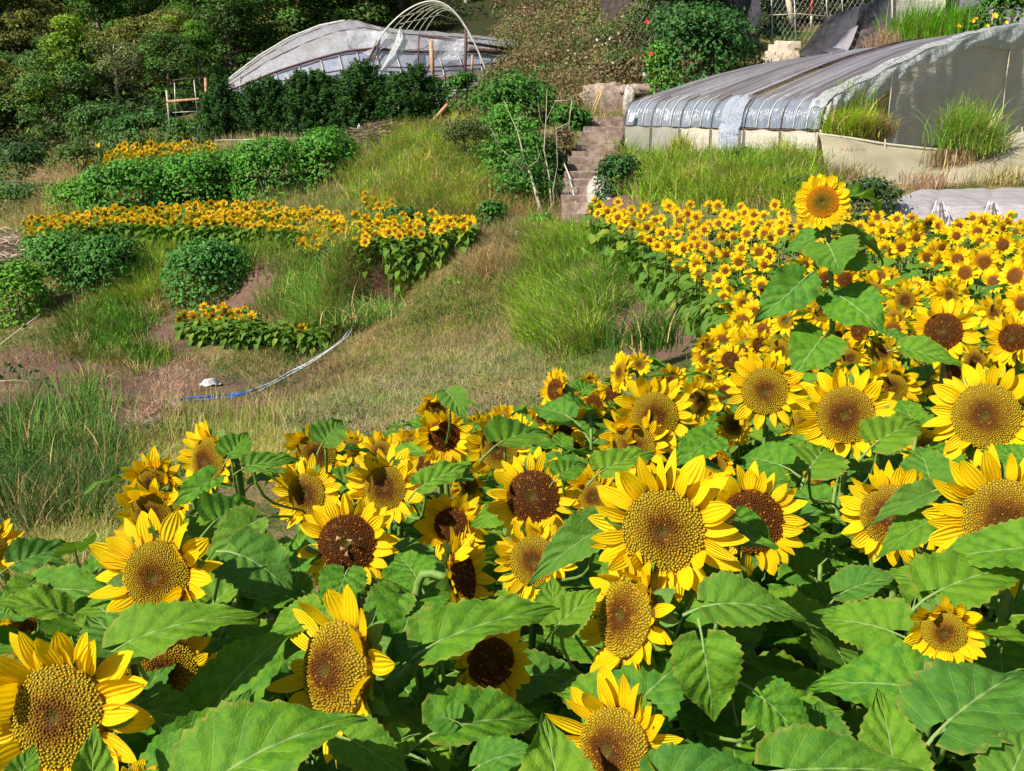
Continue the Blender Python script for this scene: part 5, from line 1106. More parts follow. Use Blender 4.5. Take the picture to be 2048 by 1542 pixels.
obj('white_patch', Acc().add(V+np.array([-.03, -.12, 0]), Fs).mesh('white_patch', M_WHITE), GH)
# end netting
def endp(w_, f):
    """point on the end plane: distance along the span, share of the hoop height"""
    h = float(np.interp(w_, [p[0] for p in PROF], [p[1] for p in PROF])); e = B+Q*w_; lo = -.15-.25*math.sin(min(1, w_/6)*3); return e+Vector((0, 0, lo+(h-lo-.05)*f))
rows = [[endp(w_, f)+Vector((.3, -.5, 0))*(.12*math.sin(f*3.1)*math.sin((w_-2.6)*1.1)+.02*math.sin(w_*9)) for f in np.linspace(0, 1, 14)] for w_ in np.linspace(2.55, 10, 60)]
sheet('end_net', rows, M_NETGREY, GH, .08, 5, 1.6)
for w_ in (2.55, 5.0, 7.6):
    V, Fs = tube([endp(w_, 0)-ROOT-Vector((0, 0, .5)), endp(w_, 1)-ROOT], .022, 5); obj('post', Acc().add(V, Fs).mesh('post', M_GREYWOOD), GH)
# roof wires and scraps in the gap between the two film sheets
for k in range(7):
    L = hoopline(.60+.006*k); V, Fs = tube([p-ROOT+Vector((0, 0, .03+.02*(k % 3))) for p in L[12:40:3]], .008, 4); obj('wire', Acc().add(V, Fs).mesh('wire', M_DARKSTEEL), GH)
for (u, v, d, s_) in [(1570,150,29.5,.16),(1600,142,30,.14),(1535,165,29,.14)]:
    p = P(u, v, d); V, Fs = boxv((0, 0, 0), s_*2, s_, s_, .5, .05); obj('film_scrap', Acc().add(V, Fs).mesh('film_scrap', M_SHADE), GH, Matrix.Translation(p-ROOT))
# lower net wall to the right
n0 = P(1650, 300, 22.9); NW = empty('net_wall', (n0.x, n0.y, P(1650, 350, 22.9).z), 'sagging olive stained net wall below the greenhouse end, hung with grass', 'net wall')
top = interp([(1636,268,23.2),(1700,276,23),(1770,288,22.8),(1850,297,22.7),(1910,302,22.6),(1960,292,22.6),(2048,264,22.6),(2200,240,22.6)], 70); bot = interp([(1660,372,22.),(1700,382,21.8),(1770,390,21.6),(1850,388,21.5),(1910,384,21.4),(1960,382,21.4),(2048,378,21.3),(2200,380,21.3)], 70)
rows = []
for k in range(70):
    a_ = P(*bot[k]); b_ = P(*top[k]); rows.append([a_.lerp(b_, t)+Vector((0, -.16*math.sin(t*3.14*1.0)*(.6+.4*math.sin(k*.17))-.06*math.sin(t*9+k*.11), 0)) for t in np.linspace(0, 1, 20)])
sheet('net_panel', rows, M_NET, NW, .07, 2, 1.5)
V, Fs = tube([P(*t_)-NW.location-Vector((0, .02, 0)) for t_ in top[::3]], .028, 6); obj('rolled_edge', Acc().add(V, Fs).mesh('rolled_edge', M_NETGREY), NW)
for u in (1640, 1772, 1905, 2045):
    i_ = int(np.argmin(abs(top[:, 0]-u))); a_ = P(*bot[i_]); b_ = P(*top[i_]); V, Fs = tube([a_-NW.location+Vector((0, .08, -.2)), b_-NW.location+Vector((0, .08, .1))], .025, 5); obj('post', Acc().add(V, Fs).mesh('post', M_GREYWOOD), NW)
# grass tufts growing through the nets
def tuft(u, v, d, n, rad, h, w_, c, lb, ln=(0, 0), sp=.5, alt=TAN, ap=.12, name='grass_tuft', seg=4):
    p = P(u, v, d); q = rng.normal(size=(n, 3))*np.array([rad, rad*.35, rad*.25])+np.array([0, 0, 0]); root = empty(name, p, lb, 'grass tuft')
    o = grass('blades', q, h, w_, c, None, ln, sp, alt, ap, parent=root, seg=seg); return root
tuft(1700,262,23.4,900,.33,.55,.010,(.30,.46,.03),'yellow green grass tuft bursting out under the torn film edge',(0,-.3),.7)
tuft(1745,270,23.4,500,.22,.5,.010,(.40,.28,.16),'dry brown grass tuft beside the net post',(0,-.3),.6,(.15,.2,.03),.3)
tuft(1925,292,22.2,650,.28,.95,.014,(.20,.38,.05),'largest green grass tuft growing out of the net wall',(0,-.2),.45)
tuft(1960,300,22.1,260,.3,.8,.013,(.2,.34,.05),'grass tuft leaning over the sagging net on its right',(.2,-.2),.7)
tuft(1905,300,22.1,300,.25,-.75,.010,(.20,.17,.06),'dried blades hanging down the net wall below the largest tuft',(.1,-.05),.3,(.4,.3,.2),.4)
tuft(1700,300,22.6,260,.14,-.7,.010,(.25,.20,.08),'dried blades hanging beside the net corner',(0,-.05),.25,(.4,.3,.2),.4)
tuft(1860,372,21.2,300,.35,.3,.009,(.38,.27,.18),'dry brown grass tuft at the foot of the net wall',(0,-.1),.4)
tuft(2010,368,21.2,300,.35,.35,.009,(.2,.22,.08),'mixed grass tuft at the right foot of the net wall',(0,-.1),.4,TAN,.4)
tuft(1690,368,22.,420,.3,.45,.009,(.30,.24,.12),'dry tuft at the left foot of the net wall',(0,-.1),.4,(.2,.22,.05),.4)
tuft(1705,235,24.6,160,.2,.85,.012,(.2,.36,.05),'single blades standing up before the crumpled film',(0,-.1),.35)
tuft(1565,325,23.6,260,.2,.6,.010,(.28,.38,.05),'feathery grass tuft against the greenhouse wall',(0,-.1),.4)
tuft(1360,305,27.,200,.2,.55,.010,(.28,.38,.05),'small grass tuft against the far wall panel',(0,-.1),.4)
tuft(1870,90,35.6,1500,.75,1.15,.018,(.13,.34,.02),'lush band of long grass above the greenhouse ridge',(0,-.1),.3,(.15,.28,.02),.2)
tuft(1825,90,35.3,600,.4,1.0,.016,(.15,.36,.02),'left end of the lush long grass above the greenhouse ridge',(0,-.1),.35,(.4,.32,.18),.1)
tuft(1768,100,34.9,260,.35,.7,.012,(.42,.33,.22),'dry brush before the grey net beside the long grass',(-.2,-.1),.6,(.3,.2,.14),.4)
tuft(1290,190,24,1,.01,.1,.01,G2,'x') if False else None
tuft(745,640,21.3,350,.38,.55,.011,(.15,.32,.06),'spiky grass tuft at the corner of the hollow',(0,-.1),.6)
tuft(560,1010,4.6,10,.1,.1,.002,G2,'x') if False else None
tuft(100,905,8.6,60,.3,.7,.006,(.10,.22,.04),'tall pale blades rising from the weeds on the left',(0,0),.35)
tuft(60,1010,7.4,120,.4,.42,.004,(.06,.14,.02),'dark blades in the weeds above the left leaves',(0,0),.5)
tuft(575,868,9.,6,.03,.75,.0028,(.5,.42,.2),'few long straw coloured blades leaning left above the near blooms',(-.7,0),.1,None,0)
tuft(470,885,9.6,40,.45,.5,.005,(.22,.30,.05),'yellow green blades behind the left facing bloom',(0,0),.3)
tuft(1290,690,10.8,300,.2,.5,.008,(.06,.16,.02),'dark green grass tuft at the bend of the dirt path',(0,-.1),.5)
# ---------------------------------------------------------------- low white tunnel
p0 = P(1780, 455, 16.9); LT = empty('low_tunnel', p0, 'low white plastic tunnel cloche at the right behind the sunflowers', 'plastic tunnel')
rows = []
for k in range(90):
    t = k/89; u = 1762+t*420; fr = P(u, 470, 16.6); mid = P(u, 412+(8 if k < 6 else 0), 17.0); mid2 = P(u, 403, 17.4); tp = P(u, float(np.interp(u, [1762, 1800, 1840, 2200], [412, 393, 378, 372])), 19.4); bk = tp+Vector((0, .8, -.5))
    pin = sum(math.exp(-((u-c)/10.)**2) for c in (1880, 1985, 2095)); pts = [fr, fr.lerp(mid, .5), mid, mid2, mid2.lerp(tp, .35), mid2.lerp(tp, .7), tp, bk]
    a_ = interp([tuple(p) for p in pts], 40); row_ = []
    for j, p in enumerate(a_):
        f = j/39; row_.append(Vector(p)+Vector((0, .12*pin*(1 if f < .3 else max(0, 1-(f-.3)*6))*1.0+.014*math.sin(f*70+k*.05)+.01*math.sin(f*31+k*.21), -.02*pin)))
    rows.append(row_)
sheet('film', rows, M_WHITEFILM, LT, .06, 3, 1.8)
for c in (1880, 1985, 2095):
    pts = [P(c+18, 475, 16.7), P(c+16, 430, 16.75), P(c+4, 405, 16.9), P(c-10, 402, 17.0), P(c-18, 425, 16.9), P(c-24, 475, 16.8)]; V, Fs = tube([p-p0+Vector((0, -.05, 0)) for p in pts], .014, 6); obj('hoop', Acc().add(V, Fs).mesh('hoop', M_STEEL), LT)
    r_ = [[P(c-10-14*f+(12+30*f)*t, 404+70*f, 16.8)-Vector((0, .03+.05*math.sin(t*3.1)*(1-f*.6)+.012*math.sin(t*19), 0)) for f in np.linspace(0, 1, 10)] for t in np.linspace(0, 1, 14)]
    sheet('gathered_film', r_, M_WHITEFILM, LT, .05, 8, 6.)
# ---------------------------------------------------------------- upper right: shade cloth tent, nets, fence, blocks
p0 = P(1700, 120, 35.5); TN = empty('shade_tent', p0, 'collapsed dark shade cloth tent with a faded grey flap above the greenhouse', 'shade tent')
def tri_sheet(name, c, mat, parent, n=14, wr=.08, seed=0):
    a_, b_, c_, d_ = [P(*q) for q in c]; rows = [[a_.lerp(b_, s).lerp(d_.lerp(c_, s), t)+Vector((0, .18*math.sin(s*3.1)*math.sin(t*3.1), -.1*math.sin(s*3.1))) for s in np.linspace(0, 1, n)] for t in np.linspace(0, 1, n)]
    return sheet(name, rows, mat, parent, wr, seed, 2.)
tri_sheet('dark_cloth', [(1596,104,35.6),(1650,34,36.2),(1722,10,36.),(1692,120,35.2)], M_SHADE, TN, 26, .22)
tri_sheet('dark_cloth', [(1722,10,36.),(1792,-26,36.4),(1790,50,35.8),(1692,122,35.2)], M_SHADE, TN, 26, .22, seed=3)
tri_sheet('faded_flap', [(1640,100,35.2),(1668,76,35.4),(1716,50,35.6),(1690,112,35.)], M_SHADEL, TN, seed=5)
tri_sheet('faded_flap', [(1600,110,35.3),(1640,92,35.1),(1690,98,35.),(1694,122,34.9)], M_SHADEL, TN, seed=6)
tri_sheet('brown_net', [(1696,122,35.1),(1722,60,35.6),(1792,36,35.9),(1796,106,35.3)], m_film('brown_net', (.22, .17, .18), .8, .93, .5), TN, seed=7)
for a_, b_ in [((1598,108,35.7),(1662,30,36.3)),((1690,122,35.3),(1725,16,36.1)),((1786,106,35.5),(1784,-30,36.3))]:
    bar('pole', [a_, b_], .03, M_GREYWOOD, TN)
p0 = P(1850, 85, 37.5); NT = empty('net_screen', p0, 'pale grey net screen behind the long grass at the upper right', 'net screen')
tri_sheet('net_panel', [(1776,90,37.2),(1780,-40,37.6),(1890,-40,37.6),(1890,90,37.2)], M_NETGREY, NT, 20, .1, 1)
tri_sheet('net_panel', [(1892,90,37.3),(1890,-40,37.6),(1916,-40,37.6),(1925,90,37.3)], M_SHADE, NT, 8, .1, 2)
tri_sheet('net_panel', [(1926,90,37.3),(1916,-40,37.6),(2100,-60,37.6),(2100,90,37.2)], M_SHADEL, NT, 20, .12, 3)
for u in (1782, 1890, 1985): bar('post', [(u, 100, 37.1), (u, -50, 37.5)], .03, M_GREYWOOD, NT)
tri_sheet('white_strip', [(1776,70,36.6),(1779,-30,36.9),(1790,-30,36.8),(1787,64,36.5)], M_WHITEFILM, NT, 8, .05, 4)
p0 = P(1490, 110, 38.2); FN = empty('wire_fence', p0, 'chain link fence on thin posts above the pile of blocks', 'fence')
for (u, vb, vt) in [(1492,80,-30),(1500,110,20),(1546,115,-30),(1592,95,-30),(1686,30,-30),(1655,40,-30)]: bar('post', [(u, vb, 38.2), (u-4, vt, 38.6)], .022, M_STEEL, FN)
bar('rail', [(1485,32,38.3),(1600,28,38.3),(1665,34,38.3)], .022, M_GREYWOOD, FN)
acc = Acc(); 
for k in range(-14, 30):
    for sg in (1, -1):
        pts = [P(1455+k*10+sg*t*14*.55*10/10, -30+t*12.5, 38.4)-p0 for t in np.linspace(0, 10, 3)]; pts = [p for p in pts]
        V, Fs = tube(pts, .004, 3, False); acc.add(V, Fs)
obj('wire_mesh', acc.mesh('wire_mesh', M_STEEL), FN)
bar('marker_post', [(1622,58,39.4),(1623,30,39.4)], .05, M_GREYWOOD); o = bpy.data.objects['marker_post']; tag(o, 'weathered stub post below the red pole behind the fence', 'post')
o = bar('red_pole', [(1622,30,39.4),(1626,-30,39.5)], .035, m_plain('red_paint', (.5, .04, .03), (.6, .07, .05), 5.)); tag(o, 'thin red pole rising from the stub post', 'pole')
o = bar('fence_stump', [(1586,55,38.9),(1576,-2,38.9)], .1, M_GREYWOOD, None, 8); tag(o, 'thick grey stump post leaning behind the wire fence', 'post')
r_ = [[P(1440+80*s, -20+130*t-20*s, 37.9)+Vector((0, .15*math.sin(s*9+t*4), 0)) for t in np.linspace(0, 1, 14)] for s in np.linspace(0, 1, 14)]
o = sheet('tarpaulin', r_, M_SHADE, None, .1, 3); tag(o, 'dark blue shade net heaped against the wire fence', 'tarpaulin')
# the pile of pale blocks
for lay, (v0, us) in enumerate([(125, [1531, 1550, 1569, 1585]), (110, [1540, 1556, 1573, 1588]), (97, [1545, 1561, 1577]), (90, [1560, 1574, 1590])]):
    for k, u in enumerate(us):
        p = P(u, v0, 35.6+lay*.22); V, Fs = boxv((0, 0, 0), .30, .3, .25, 0, .02); o = obj('block', Acc().add(V, Fs).mesh('block', M_BLOCK, False), None, Matrix.Translation(p) @ Matrix.Rotation(random.uniform(-.35, .35), 4, 'Z')); tag(o, 'pale block in the rough pile below the wire fence', 'block', 'blocks piled below the wire fence')
# shed at the top
p = P(1250, 30, 47.5); SH = empty('shed', p, 'dark wooden shed wall at the top above the brown scrub', 'shed')
for k in range(11):
    V, Fs = boxv((-1.0+k*.2, 0, .5), .19, .06, 2.2+.05*random.random(), 0, .004); obj('plank', Acc().add(V, Fs).mesh('plank', m_plain('dark_plank_%d' % k, (.05, .045, .05), (.12+.01*(k % 3), .09, .08), 6.), False), SH)
V, Fs = boxv((0, .5, 1.65), 2.7, 1.5, .08); obj('roof', Acc().add(V, Fs).mesh('roof', M_DARKSTEEL, False), SH)
# ---------------------------------------------------------------- stone steps and rocks
p0 = H(1165, 468); ST = empty('stone_steps', p0, 'worn stone steps climbing between bushes to the greenhouse', 'steps')
ctl = interp([(1170,468,23.9,1.1),(1168,420,25.0,1.15),(1168,375,26.2,1.2),(1178,335,28.0,1.25),(1193,300,29.6,1.2),(1208,268,31.,1.3),(1222,240,32.4,1.3)], 17)
for k in range(16):
    u, v, d, wd = ctl[k]; a_ = P(u, v, d); u2, v2, d2, _ = ctl[k+1]; b_ = P(u2, v2, d2); dep = (b_.y-a_.y)
    V, Fs = boxv(((a_.x+b_.x)/2, (a_.y+b_.y)/2+.06, b_.z-.25+.10), wd, dep+.14, .5, random.uniform(-.05, .05), .025)
    # extra vertices are not needed: worn edges come from the jitter
    obj('step', Acc().add(V-np.array(list(p0)), Fs).mesh('step', M_STONE, False), ST)
    a2 = Acc()
def rock(name, u, v, d, sx_, sy_, sz_, mat, lb, seed):
    p = P(u, v, d); r = np.random.default_rng(seed); V = []; n1, n2 = 12, 18
    for i in range(n1+1):
        for j in range(n2):
            a_ = math.pi*i/n1; b_ = 2*math.pi*j/n2; q = np.array([math.sin(a_)*math.cos(b_), math.sin(a_)*math.sin(b_), math.cos(a_)])
            f = 1+.7*(float(fbm(np.array([q[0]*1.8+seed]), np.array([q[2]*1.8+q[1]*1.5]), seed)[0])-.5)+.35*(float(fbm(np.array([q[0]*6+seed]), np.array([q[2]*6+q[1]*5]), seed)[0])-.5)
            q = np.sign(q)*np.abs(q)**.75; V.append(q*f*[sx_, sy_, sz_])
    Q_ = np.array([(i*n2+j, i*n2+(j+1) % n2, (i+1)*n2+(j+1) % n2, (i+1)*n2+j) for i in range(n1) for j in range(n2)])
    o = obj(name, Acc().add(V, [Q_]).mesh(name, mat), None, Matrix.Translation(p)); tag(o, lb, 'rock'); return o
rock('boulder', 1196, 395, 24.8, .30, .6, .46, M_PALESTONE, 'pale plastered boulder bulging beside the lower steps', 3)
rock('boulder', 1214, 412, 24., .16, .3, .26, M_PALESTONE, 'smaller pale boulder at the right foot of the steps', 5)
rock('rock', 1258, 205, 33.9, .2, .3, .5, M_PALESTONE, 'pale rock corner at the end of the greenhouse roof', 7)
rock('rock', 1215, 206, 34.8, .95, .4, .62, M_STONE, 'brown eroded bank above the top step', 11)
rock('rock', 1285, 182, 34.6, .8, .5, .22, M_STONE, 'flat pale slab over the brown eroded bank', 12)
rock('rock', 1292, 150, 35., .13, .12, .1, M_PALESTONE, 'small round stone on the flat pale slab', 13)
# bare tree left of the steps
p0 = P(1090, 450, 24.9); BT_ = empty('bare_tree', (p0.x, p0.y, p0.z-.1), 'thin bare pale barked tree forking up left of the steps', 'tree')
bar('trunk', [(1090,455,24.9),(1080,415,25.),(1070,380,25.1),(1062,350,25.2),(1050,325,25.3)], [.05, .045, .04, .032, .026], M_PALEBARK, BT_, 8)
for pts, r0 in [([(1064,352,25.2),(1040,335,25.1),(1018,312,25.),(1003,298,24.9)], .018), ([(1050,325,25.3),(1042,290,25.4),(1035,262,25.6),(1020,230,25.7),(1008,200,25.8)], .02), ([(1055,335,25.2),(1075,322,25.3),(1082,300,25.4)], .014),
                ([(1108,445,25.2),(1102,400,25.3),(1098,350,25.4),(1088,300,25.5),(1092,240,25.6),(1094,180,25.8)], .028), ([(1090,260,25.6),(1080,235,25.6),(1076,205,25.6)], .012), ([(1093,240,25.6),(1105,215,25.6),(1122,185,25.6)], .012),
                ([(1035,262,25.6),(1038,235,25.6),(1045,220,25.6)], .01), ([(1110,440,25.2),(1106,380,25.2),(1115,330,25.2),(1112,250,25.3)], .016), ([(1003,298,24.9),(990,275,24.9),(978,250,24.9)], .009)]:
    bar('branch', pts, [r0*(1-.75*k/(len(pts)-1)) for k in range(len(pts))], M_PALEBARK, BT_, 6)
o = bar('white_pole', [(1158,430,24.6),(1138,350,26.3),(1120,308,27.6)], .018, M_WHITEPIPE); tag(o, 'long thin white pole leaning beside the steps', 'pole')
FR = empty('stick_frame', P(1140, 330, 29.), 'light stick frame over the dark bush by the steps', 'frame')
for pts in [[(1110,202,29.),(1144,200,29.)], [(1144,200,29.),(1138,245,29.),(1142,295,29.)], [(1138,245,29.),(1112,258,29.)]]: bar('stick', pts, .012, M_GREYWOOD, FR)
for k, (us, lb) in enumerate([([(1180,232,33.),(1192,200,33.3),(1200,180,33.5)], 'left yellow bamboo cane on the earth slope by the top step'), ([(1186,230,33.),(1199,196,33.2),(1206,172,33.5)], 'right yellow bamboo cane on the earth slope by the top step')]):
    o = bar('bamboo_cane', us, .014, m_plain('bamboo_%d' % k, (.6, .38, .08), (.7, .5, .15), 9.)); tag(o, lb, 'cane')
# ---------------------------------------------------------------- left greenhouse
p0 = P(700, 200, 42.); GL_ = empty('greenhouse', p0, 'large arched greenhouse with patched translucent film behind the conifer hedge', 'greenhouse')
top = interp([(432,182,41.5),(470,150,42.5),(520,112,43.5),(580,76,44.5),(640,52,45),(690,42,45.2),(735,56,45.4),(800,63,46),(900,70,47),(1032,84,48)], 60)
bot = interp([(440,200,40.),(500,196,40.),(560,192,40),(640,190,40),(700,188,40),(760,186,40.2),(830,182,40.4),(900,176,40.8),(960,168,41.4),(1025,150,42.4)], 60)
def sec(k, t):
    a_ = P(*bot[k]); b_ = P(*top[k]); an = t*math.pi/2; return Vector((a_.x+(b_.x-a_.x)*(1-math.cos(an)), a_.y+(b_.y-a_.y)*(1-math.cos(an)), a_.z+(b_.z-a_.z)*math.sin(an)))
KS = 44
rows = [[sec(k, t)+Vector((0, 0, .02*math.sin(k*1.7))) for t in np.linspace(.36, 1, 30)]+[P(*top[k])+Vector((0, 1.5, -.4)), P(*top[k])+Vector((0, 3, -1.6))] for k in range(60)]
sheet('roof_film', rows, M_FILM, GL_, .16, 3, 1.6)
rows = [[sec(k, t)+Vector((0, .12, 0)) for t in np.linspace(0, .36, 14)] for k in range(0, 60)]
sheet('side_film', rows, m_film('bluish_side_film', (.36, .40, .55), .35, .72, .5, 2., (1, 1, 2)), GL_, .08, 6, 1.6)
rows = [[Vector((P(*bot[k]).x, P(*top[k]).y+3, z)) for z in (-.2+P(*bot[k]).z, P(*top[k]).z-1.5)] for k in range(60)]
sheet('back_film', rows, M_FILM, GL_, .1, 7, 1.)
for k in range(1, 60, 4):
    V, Fs = tube([sec(k, t)-p0+Vector((0, .03, 0)) for t in np.linspace(0, 1, 14)]+[P(*top[k])-p0+Vector((0, 1.5, -.42))], .02, 5); obj('hoop', Acc().add(V, Fs).mesh('hoop', M_STEEL), GL_)
for t, rr in ((.36, .05), (.2, .03), (.62, .02), (.82, .02)):
    V, Fs = tube([sec(k, t)-p0+Vector((0, -.04, 0)) for k in range(0, 60, 3)], rr, 5); obj('purlin', Acc().add(V, Fs).mesh('purlin', M_DARKSTEEL), GL_)
V, Fs = tube([P(*top[k])-p0+Vector((0, -.06, .02)) for k in range(0, 34)], .04, 5); obj('ridge_pipe', Acc().add(V, Fs).mesh('ridge_pipe', M_WHITEPIPE), GL_)
for pts, r0, m_ in [([(596,200,40.4),(595,128,41)], .07, M_DARKSTEEL), ([(598,158,40.6),(634,122,41)], .05, M_DARKSTEEL), ([(558,150,40.9),(600,160,40.6)], .035, M_DARKSTEEL), ([(930,160,40.5),(932,50,41)], .06, M_DARKSTEEL), ([(835,155,40.4),(838,68,41)], .03, M_DARKSTEEL),
                    ([(740,150,40.2),(760,80,41.)], .03, M_DARKSTEEL), ([(755,82,41),(738,120,40.6)], .05, M_DARKSTEEL), ([(838,70,41),(1030,100,43)], .06, M_DARKSTEEL), ([(940,98,42),(1030,108,43)], .09, M_DARKSTEEL), ([(480,178,40.2),(480,150,41)], .025, M_STEEL), ([(690,190,40.2),(692,70,42)], .025, M_STEEL),
                    ([(866,165,39.2),(862,82,39.4)], .085, M_WOOD), ([(868,155,39.2),(935,150,40)], .035, M_WOOD), ([(862,246,35.2),(948,150,36.2)], .07, M_WOOD), ([(944,145,39),(945,110,39)], .05, M_WOOD), ([(890,205,38.6),(889,150,38.8)], .05, M_DARKSTEEL)]:
    bar('post', pts, r0, m_, GL_, 6)
for k in range(13):
    u = 480+k*40; bar('brace', [(u, 196, 40.6), (u+44, 146, 41.2)], .022, M_STEEL if k % 2 else M_DARKSTEEL, GL_, 4)
for k in range(8):
    bar('slat', [(868,168+k*5.5,40.2-k*.1),(985-k*4,160+k*5.5,41-k*.1)], .045, m_plain('pale_blue_slat_%d' % k, (.30, .33, .42), (.42, .45, .52), 3.), GL_, 4)
# torn strip of film hanging from the roof
L1 = interp([(800,52,41),(792,78,40.6),(778,108,40),(760,140,39.4),(742,162,39)], 24); R1 = interp([(806,60,41),(816,80,40.7),(806,108,40.2),(785,128,39.6),(752,162,39.1)], 24)
rows = [[P(*(L1[k]*(1-t)+R1[k]*t))+Vector((0, -.25*math.sin(t*3.14)-.05*math.sin(t*20+k*.3), 0)) for t in np.linspace(0, 1, 12)] for k in range(24)]
sheet('hanging_film', rows, M_CRUMP, GL_, .08, 4, 4.)
rows = [[P(690+80*s+6*math.sin(t*6), 62+(50-22*abs(s-.6)*2)*t, 41.6-.8*t)+Vector((0, -.06*math.sin(s*9+t*2), 0)) for t in np.linspace(0, 1, 12)] for s in np.linspace(0, 1, 26)]
sheet('loose_film', rows, M_FILM, GL_, .10, 9, 3.)
rows = [[P(862+75*s, 78+42*t, 40.9)+Vector((0, -.05*math.sin(s*7+t*3), 0)) for t in np.linspace(0, 1, 12)] for s in np.linspace(0, 1, 22)]
sheet('loose_film', rows, M_FILM, GL_, .07, 10, 2.)
# bare hoops of the second bay
for k in range(7):
    du = k*20; dd = k*.9; f = 1-.085*k; pts = []
    for t in np.linspace(0, 1, 26):
        u = 752+du*.7+(225*f)*t; an = math.pi*t; top_ = 2+k*3; v = (92+k*2)-((92+k*2)-top_)*math.sin(min(math.pi, an*.96))**.75
        if t > .5: v = top_+(155-k*10-top_)*((t-.5)/.5)**2.1
        pts.append((u, v, 40.8+dd))
    bar('bare_hoop', pts, .034 if k == 0 else .015, M_WHITEPIPE if k == 0 else m_plain('old_pipe_%d' % k, (.30, .30, .22), (.40, .40, .30), 5.), GL_, 5)
for (v0, v1, v2) in ((28, 30, 60), (14, 14, 34)): bar('purlin', [(800, v0+20, 41.), (880, v1, 43), (985, v2, 46)], .018, M_GREYWOOD, GL_, 4)
# timber frame left of the hedge
TF = empty('timber_frame', P(375, 255, 38.), 'open timber frame of posts and a reddish beam left of the conifer hedge', 'frame')
for pts, r0, m_ in [([(341,262,38.),(333,180,38.)], .045, M_GREYWOOD), ([(333,203,38.),(415,197,38.2),(430,196,38.3)], .06, M_WOOD), ([(414,222,38.),(411,156,38.1)], .06, M_WOOD), ([(392,265,37.8),(432,200,38.3)], .05, M_GREYWOOD), ([(352,235,39.),(349,165,39)], .022, M_STEEL), ([(396,238,39.),(388,160,39)], .022, M_STEEL), ([(345,225,38.8),(410,222,38.8)], .015, M_STEEL), ([(345,160,39),(432,152,39.3)], .015, M_DARKSTEEL)]:
    bar('post', pts, r0, m_, TF, 4 if r0 > .04 else 6)
# ---------------------------------------------------------------- small things
def ground_tube(name, pts, r, mat, lb, cat, off=.02):
    w_ = []
    a_ = interp(pts, (len(pts)-1)*8+1)
    for u, v in a_: p = H(u, v); w_.append(Vector((p.x, p.y, p.z+off)))
    # smooth
    for _ in range(3): w_ = [w_[0]]+[(w_[i-1]+w_[i]*2+w_[i+1])/4 for i in range(1, len(w_)-1)]+[w_[-1]]
    o0 = w_[0]; V, Fs = tube([p-o0 for p in w_], r, 6); o = obj(name, Acc().add(V, Fs).mesh(name, mat)); o.location = o0; tag(o, lb, cat); return o
ground_tube('hose', [(332,815),(370,804),(420,800),(480,794),(500,790)], .022, M_BLUE, 'bright blue hose lying along the foot of the bare bank', 'hose', .06)
ground_tube('hose', [(336,819),(380,808),(440,802),(500,793)], .016, M_BLUE, 'second thinner blue hose just below the bright one', 'hose', .05)
ground_tube('hose', [(290,872),(300,850),(314,836)], .014, M_BLUE, 'short blue hose end in the dry grass', 'hose', .05)
ground_tube('hose', [(500,790),(540,776),(580,752),(620,732),(660,708),(690,682),(712,662)], .024, M_GREYPIPE, 'grey blue pipe continuing the hose up the slope', 'pipe', .07)
ground_tube('hose', [(520,790),(560,770),(600,748),(640,724),(680,694),(705,672)], .014, M_WHITEPIPE, 'thin pale pipe running beside the grey one', 'pipe', .08)
ground_tube('hose', [(430,288),(520,287),(600,284),(680,276)], .02, M_STEEL, 'thin pale pipe along the edge below the conifer hedge', 'pipe', .12)
def crumple(name, u, v, d, sx_, sy_, sz_, mat, lb, cat, seed, rz=0.):
    p = P(u, v, d) if d else H(u, v); n = 16; rows = []
    for i in range(n):
        for_ = []
        for j in range(n):
            x = (i/(n-1)-.5)*2; y = (j/(n-1)-.5)*2; rd_ = min(1, math.hypot(x, y)); z = sz_*(1-rd_**2)*(.6+.9*float(fbm(np.array([x*2.2+seed]), np.array([y*2.2]), seed)[0]))
            for_.append(Vector((x*sx_*(1-.25*abs(y)), y*sy_, z)))
        rows.append(for_)
    V, Fs, luv = gridsurf(rows); V = V+np.stack([fbm(V[:, 0]*9, V[:, 1]*9, seed)-.5]*3, 1)*.08*[1, 1, .8]
    o = obj(name, Acc().add(V, Fs).mesh(name, mat), None, Matrix.Translation(p+Vector((0, 0, .03))) @ Matrix.Rotation(rz, 4, 'Z')); tag(o, lb, cat); return o
crumple('plastic_bag', 420, 772, None, .22, .14, .12, M_WHITE, 'crumpled white rag or bag on the bare earth bank', 'bag', 4, .8)
crumple('plastic_bag', 1036, 480, 22.6, .15, .15, .16, M_WHITE, 'white plastic bag in the dry grass below the bare tree', 'bag', 6)
crumple('plastic_sheet', 496, 299, 34.6, .36, .3, .10, M_WHITE, 'folded white sheet in the gap between the bank bushes', 'sheet', 7)
crumple('plastic_bag', 718, 262, 36.2, .09, .09, .2, M_WHITE, 'small white bag at the foot of the conifer hedge', 'bag', 9)
o = bar('blue_stick', [(1098,458,23.6),(1102,440,23.6)], .025, M_BLUE); tag(o, 'short blue pipe stub at the foot of the bare tree', 'pipe')
for k, (v0, lb) in enumerate([(362, 'upper'), (366, 'lower')]):
    o = bar('wire', [(-60, v0+1, 40.), (40, v0, 38.), (95, v0+2, 36.)], .008, M_STEEL, None, 4); tag(o, lb+' of the two thin wires at the left edge', 'wire')
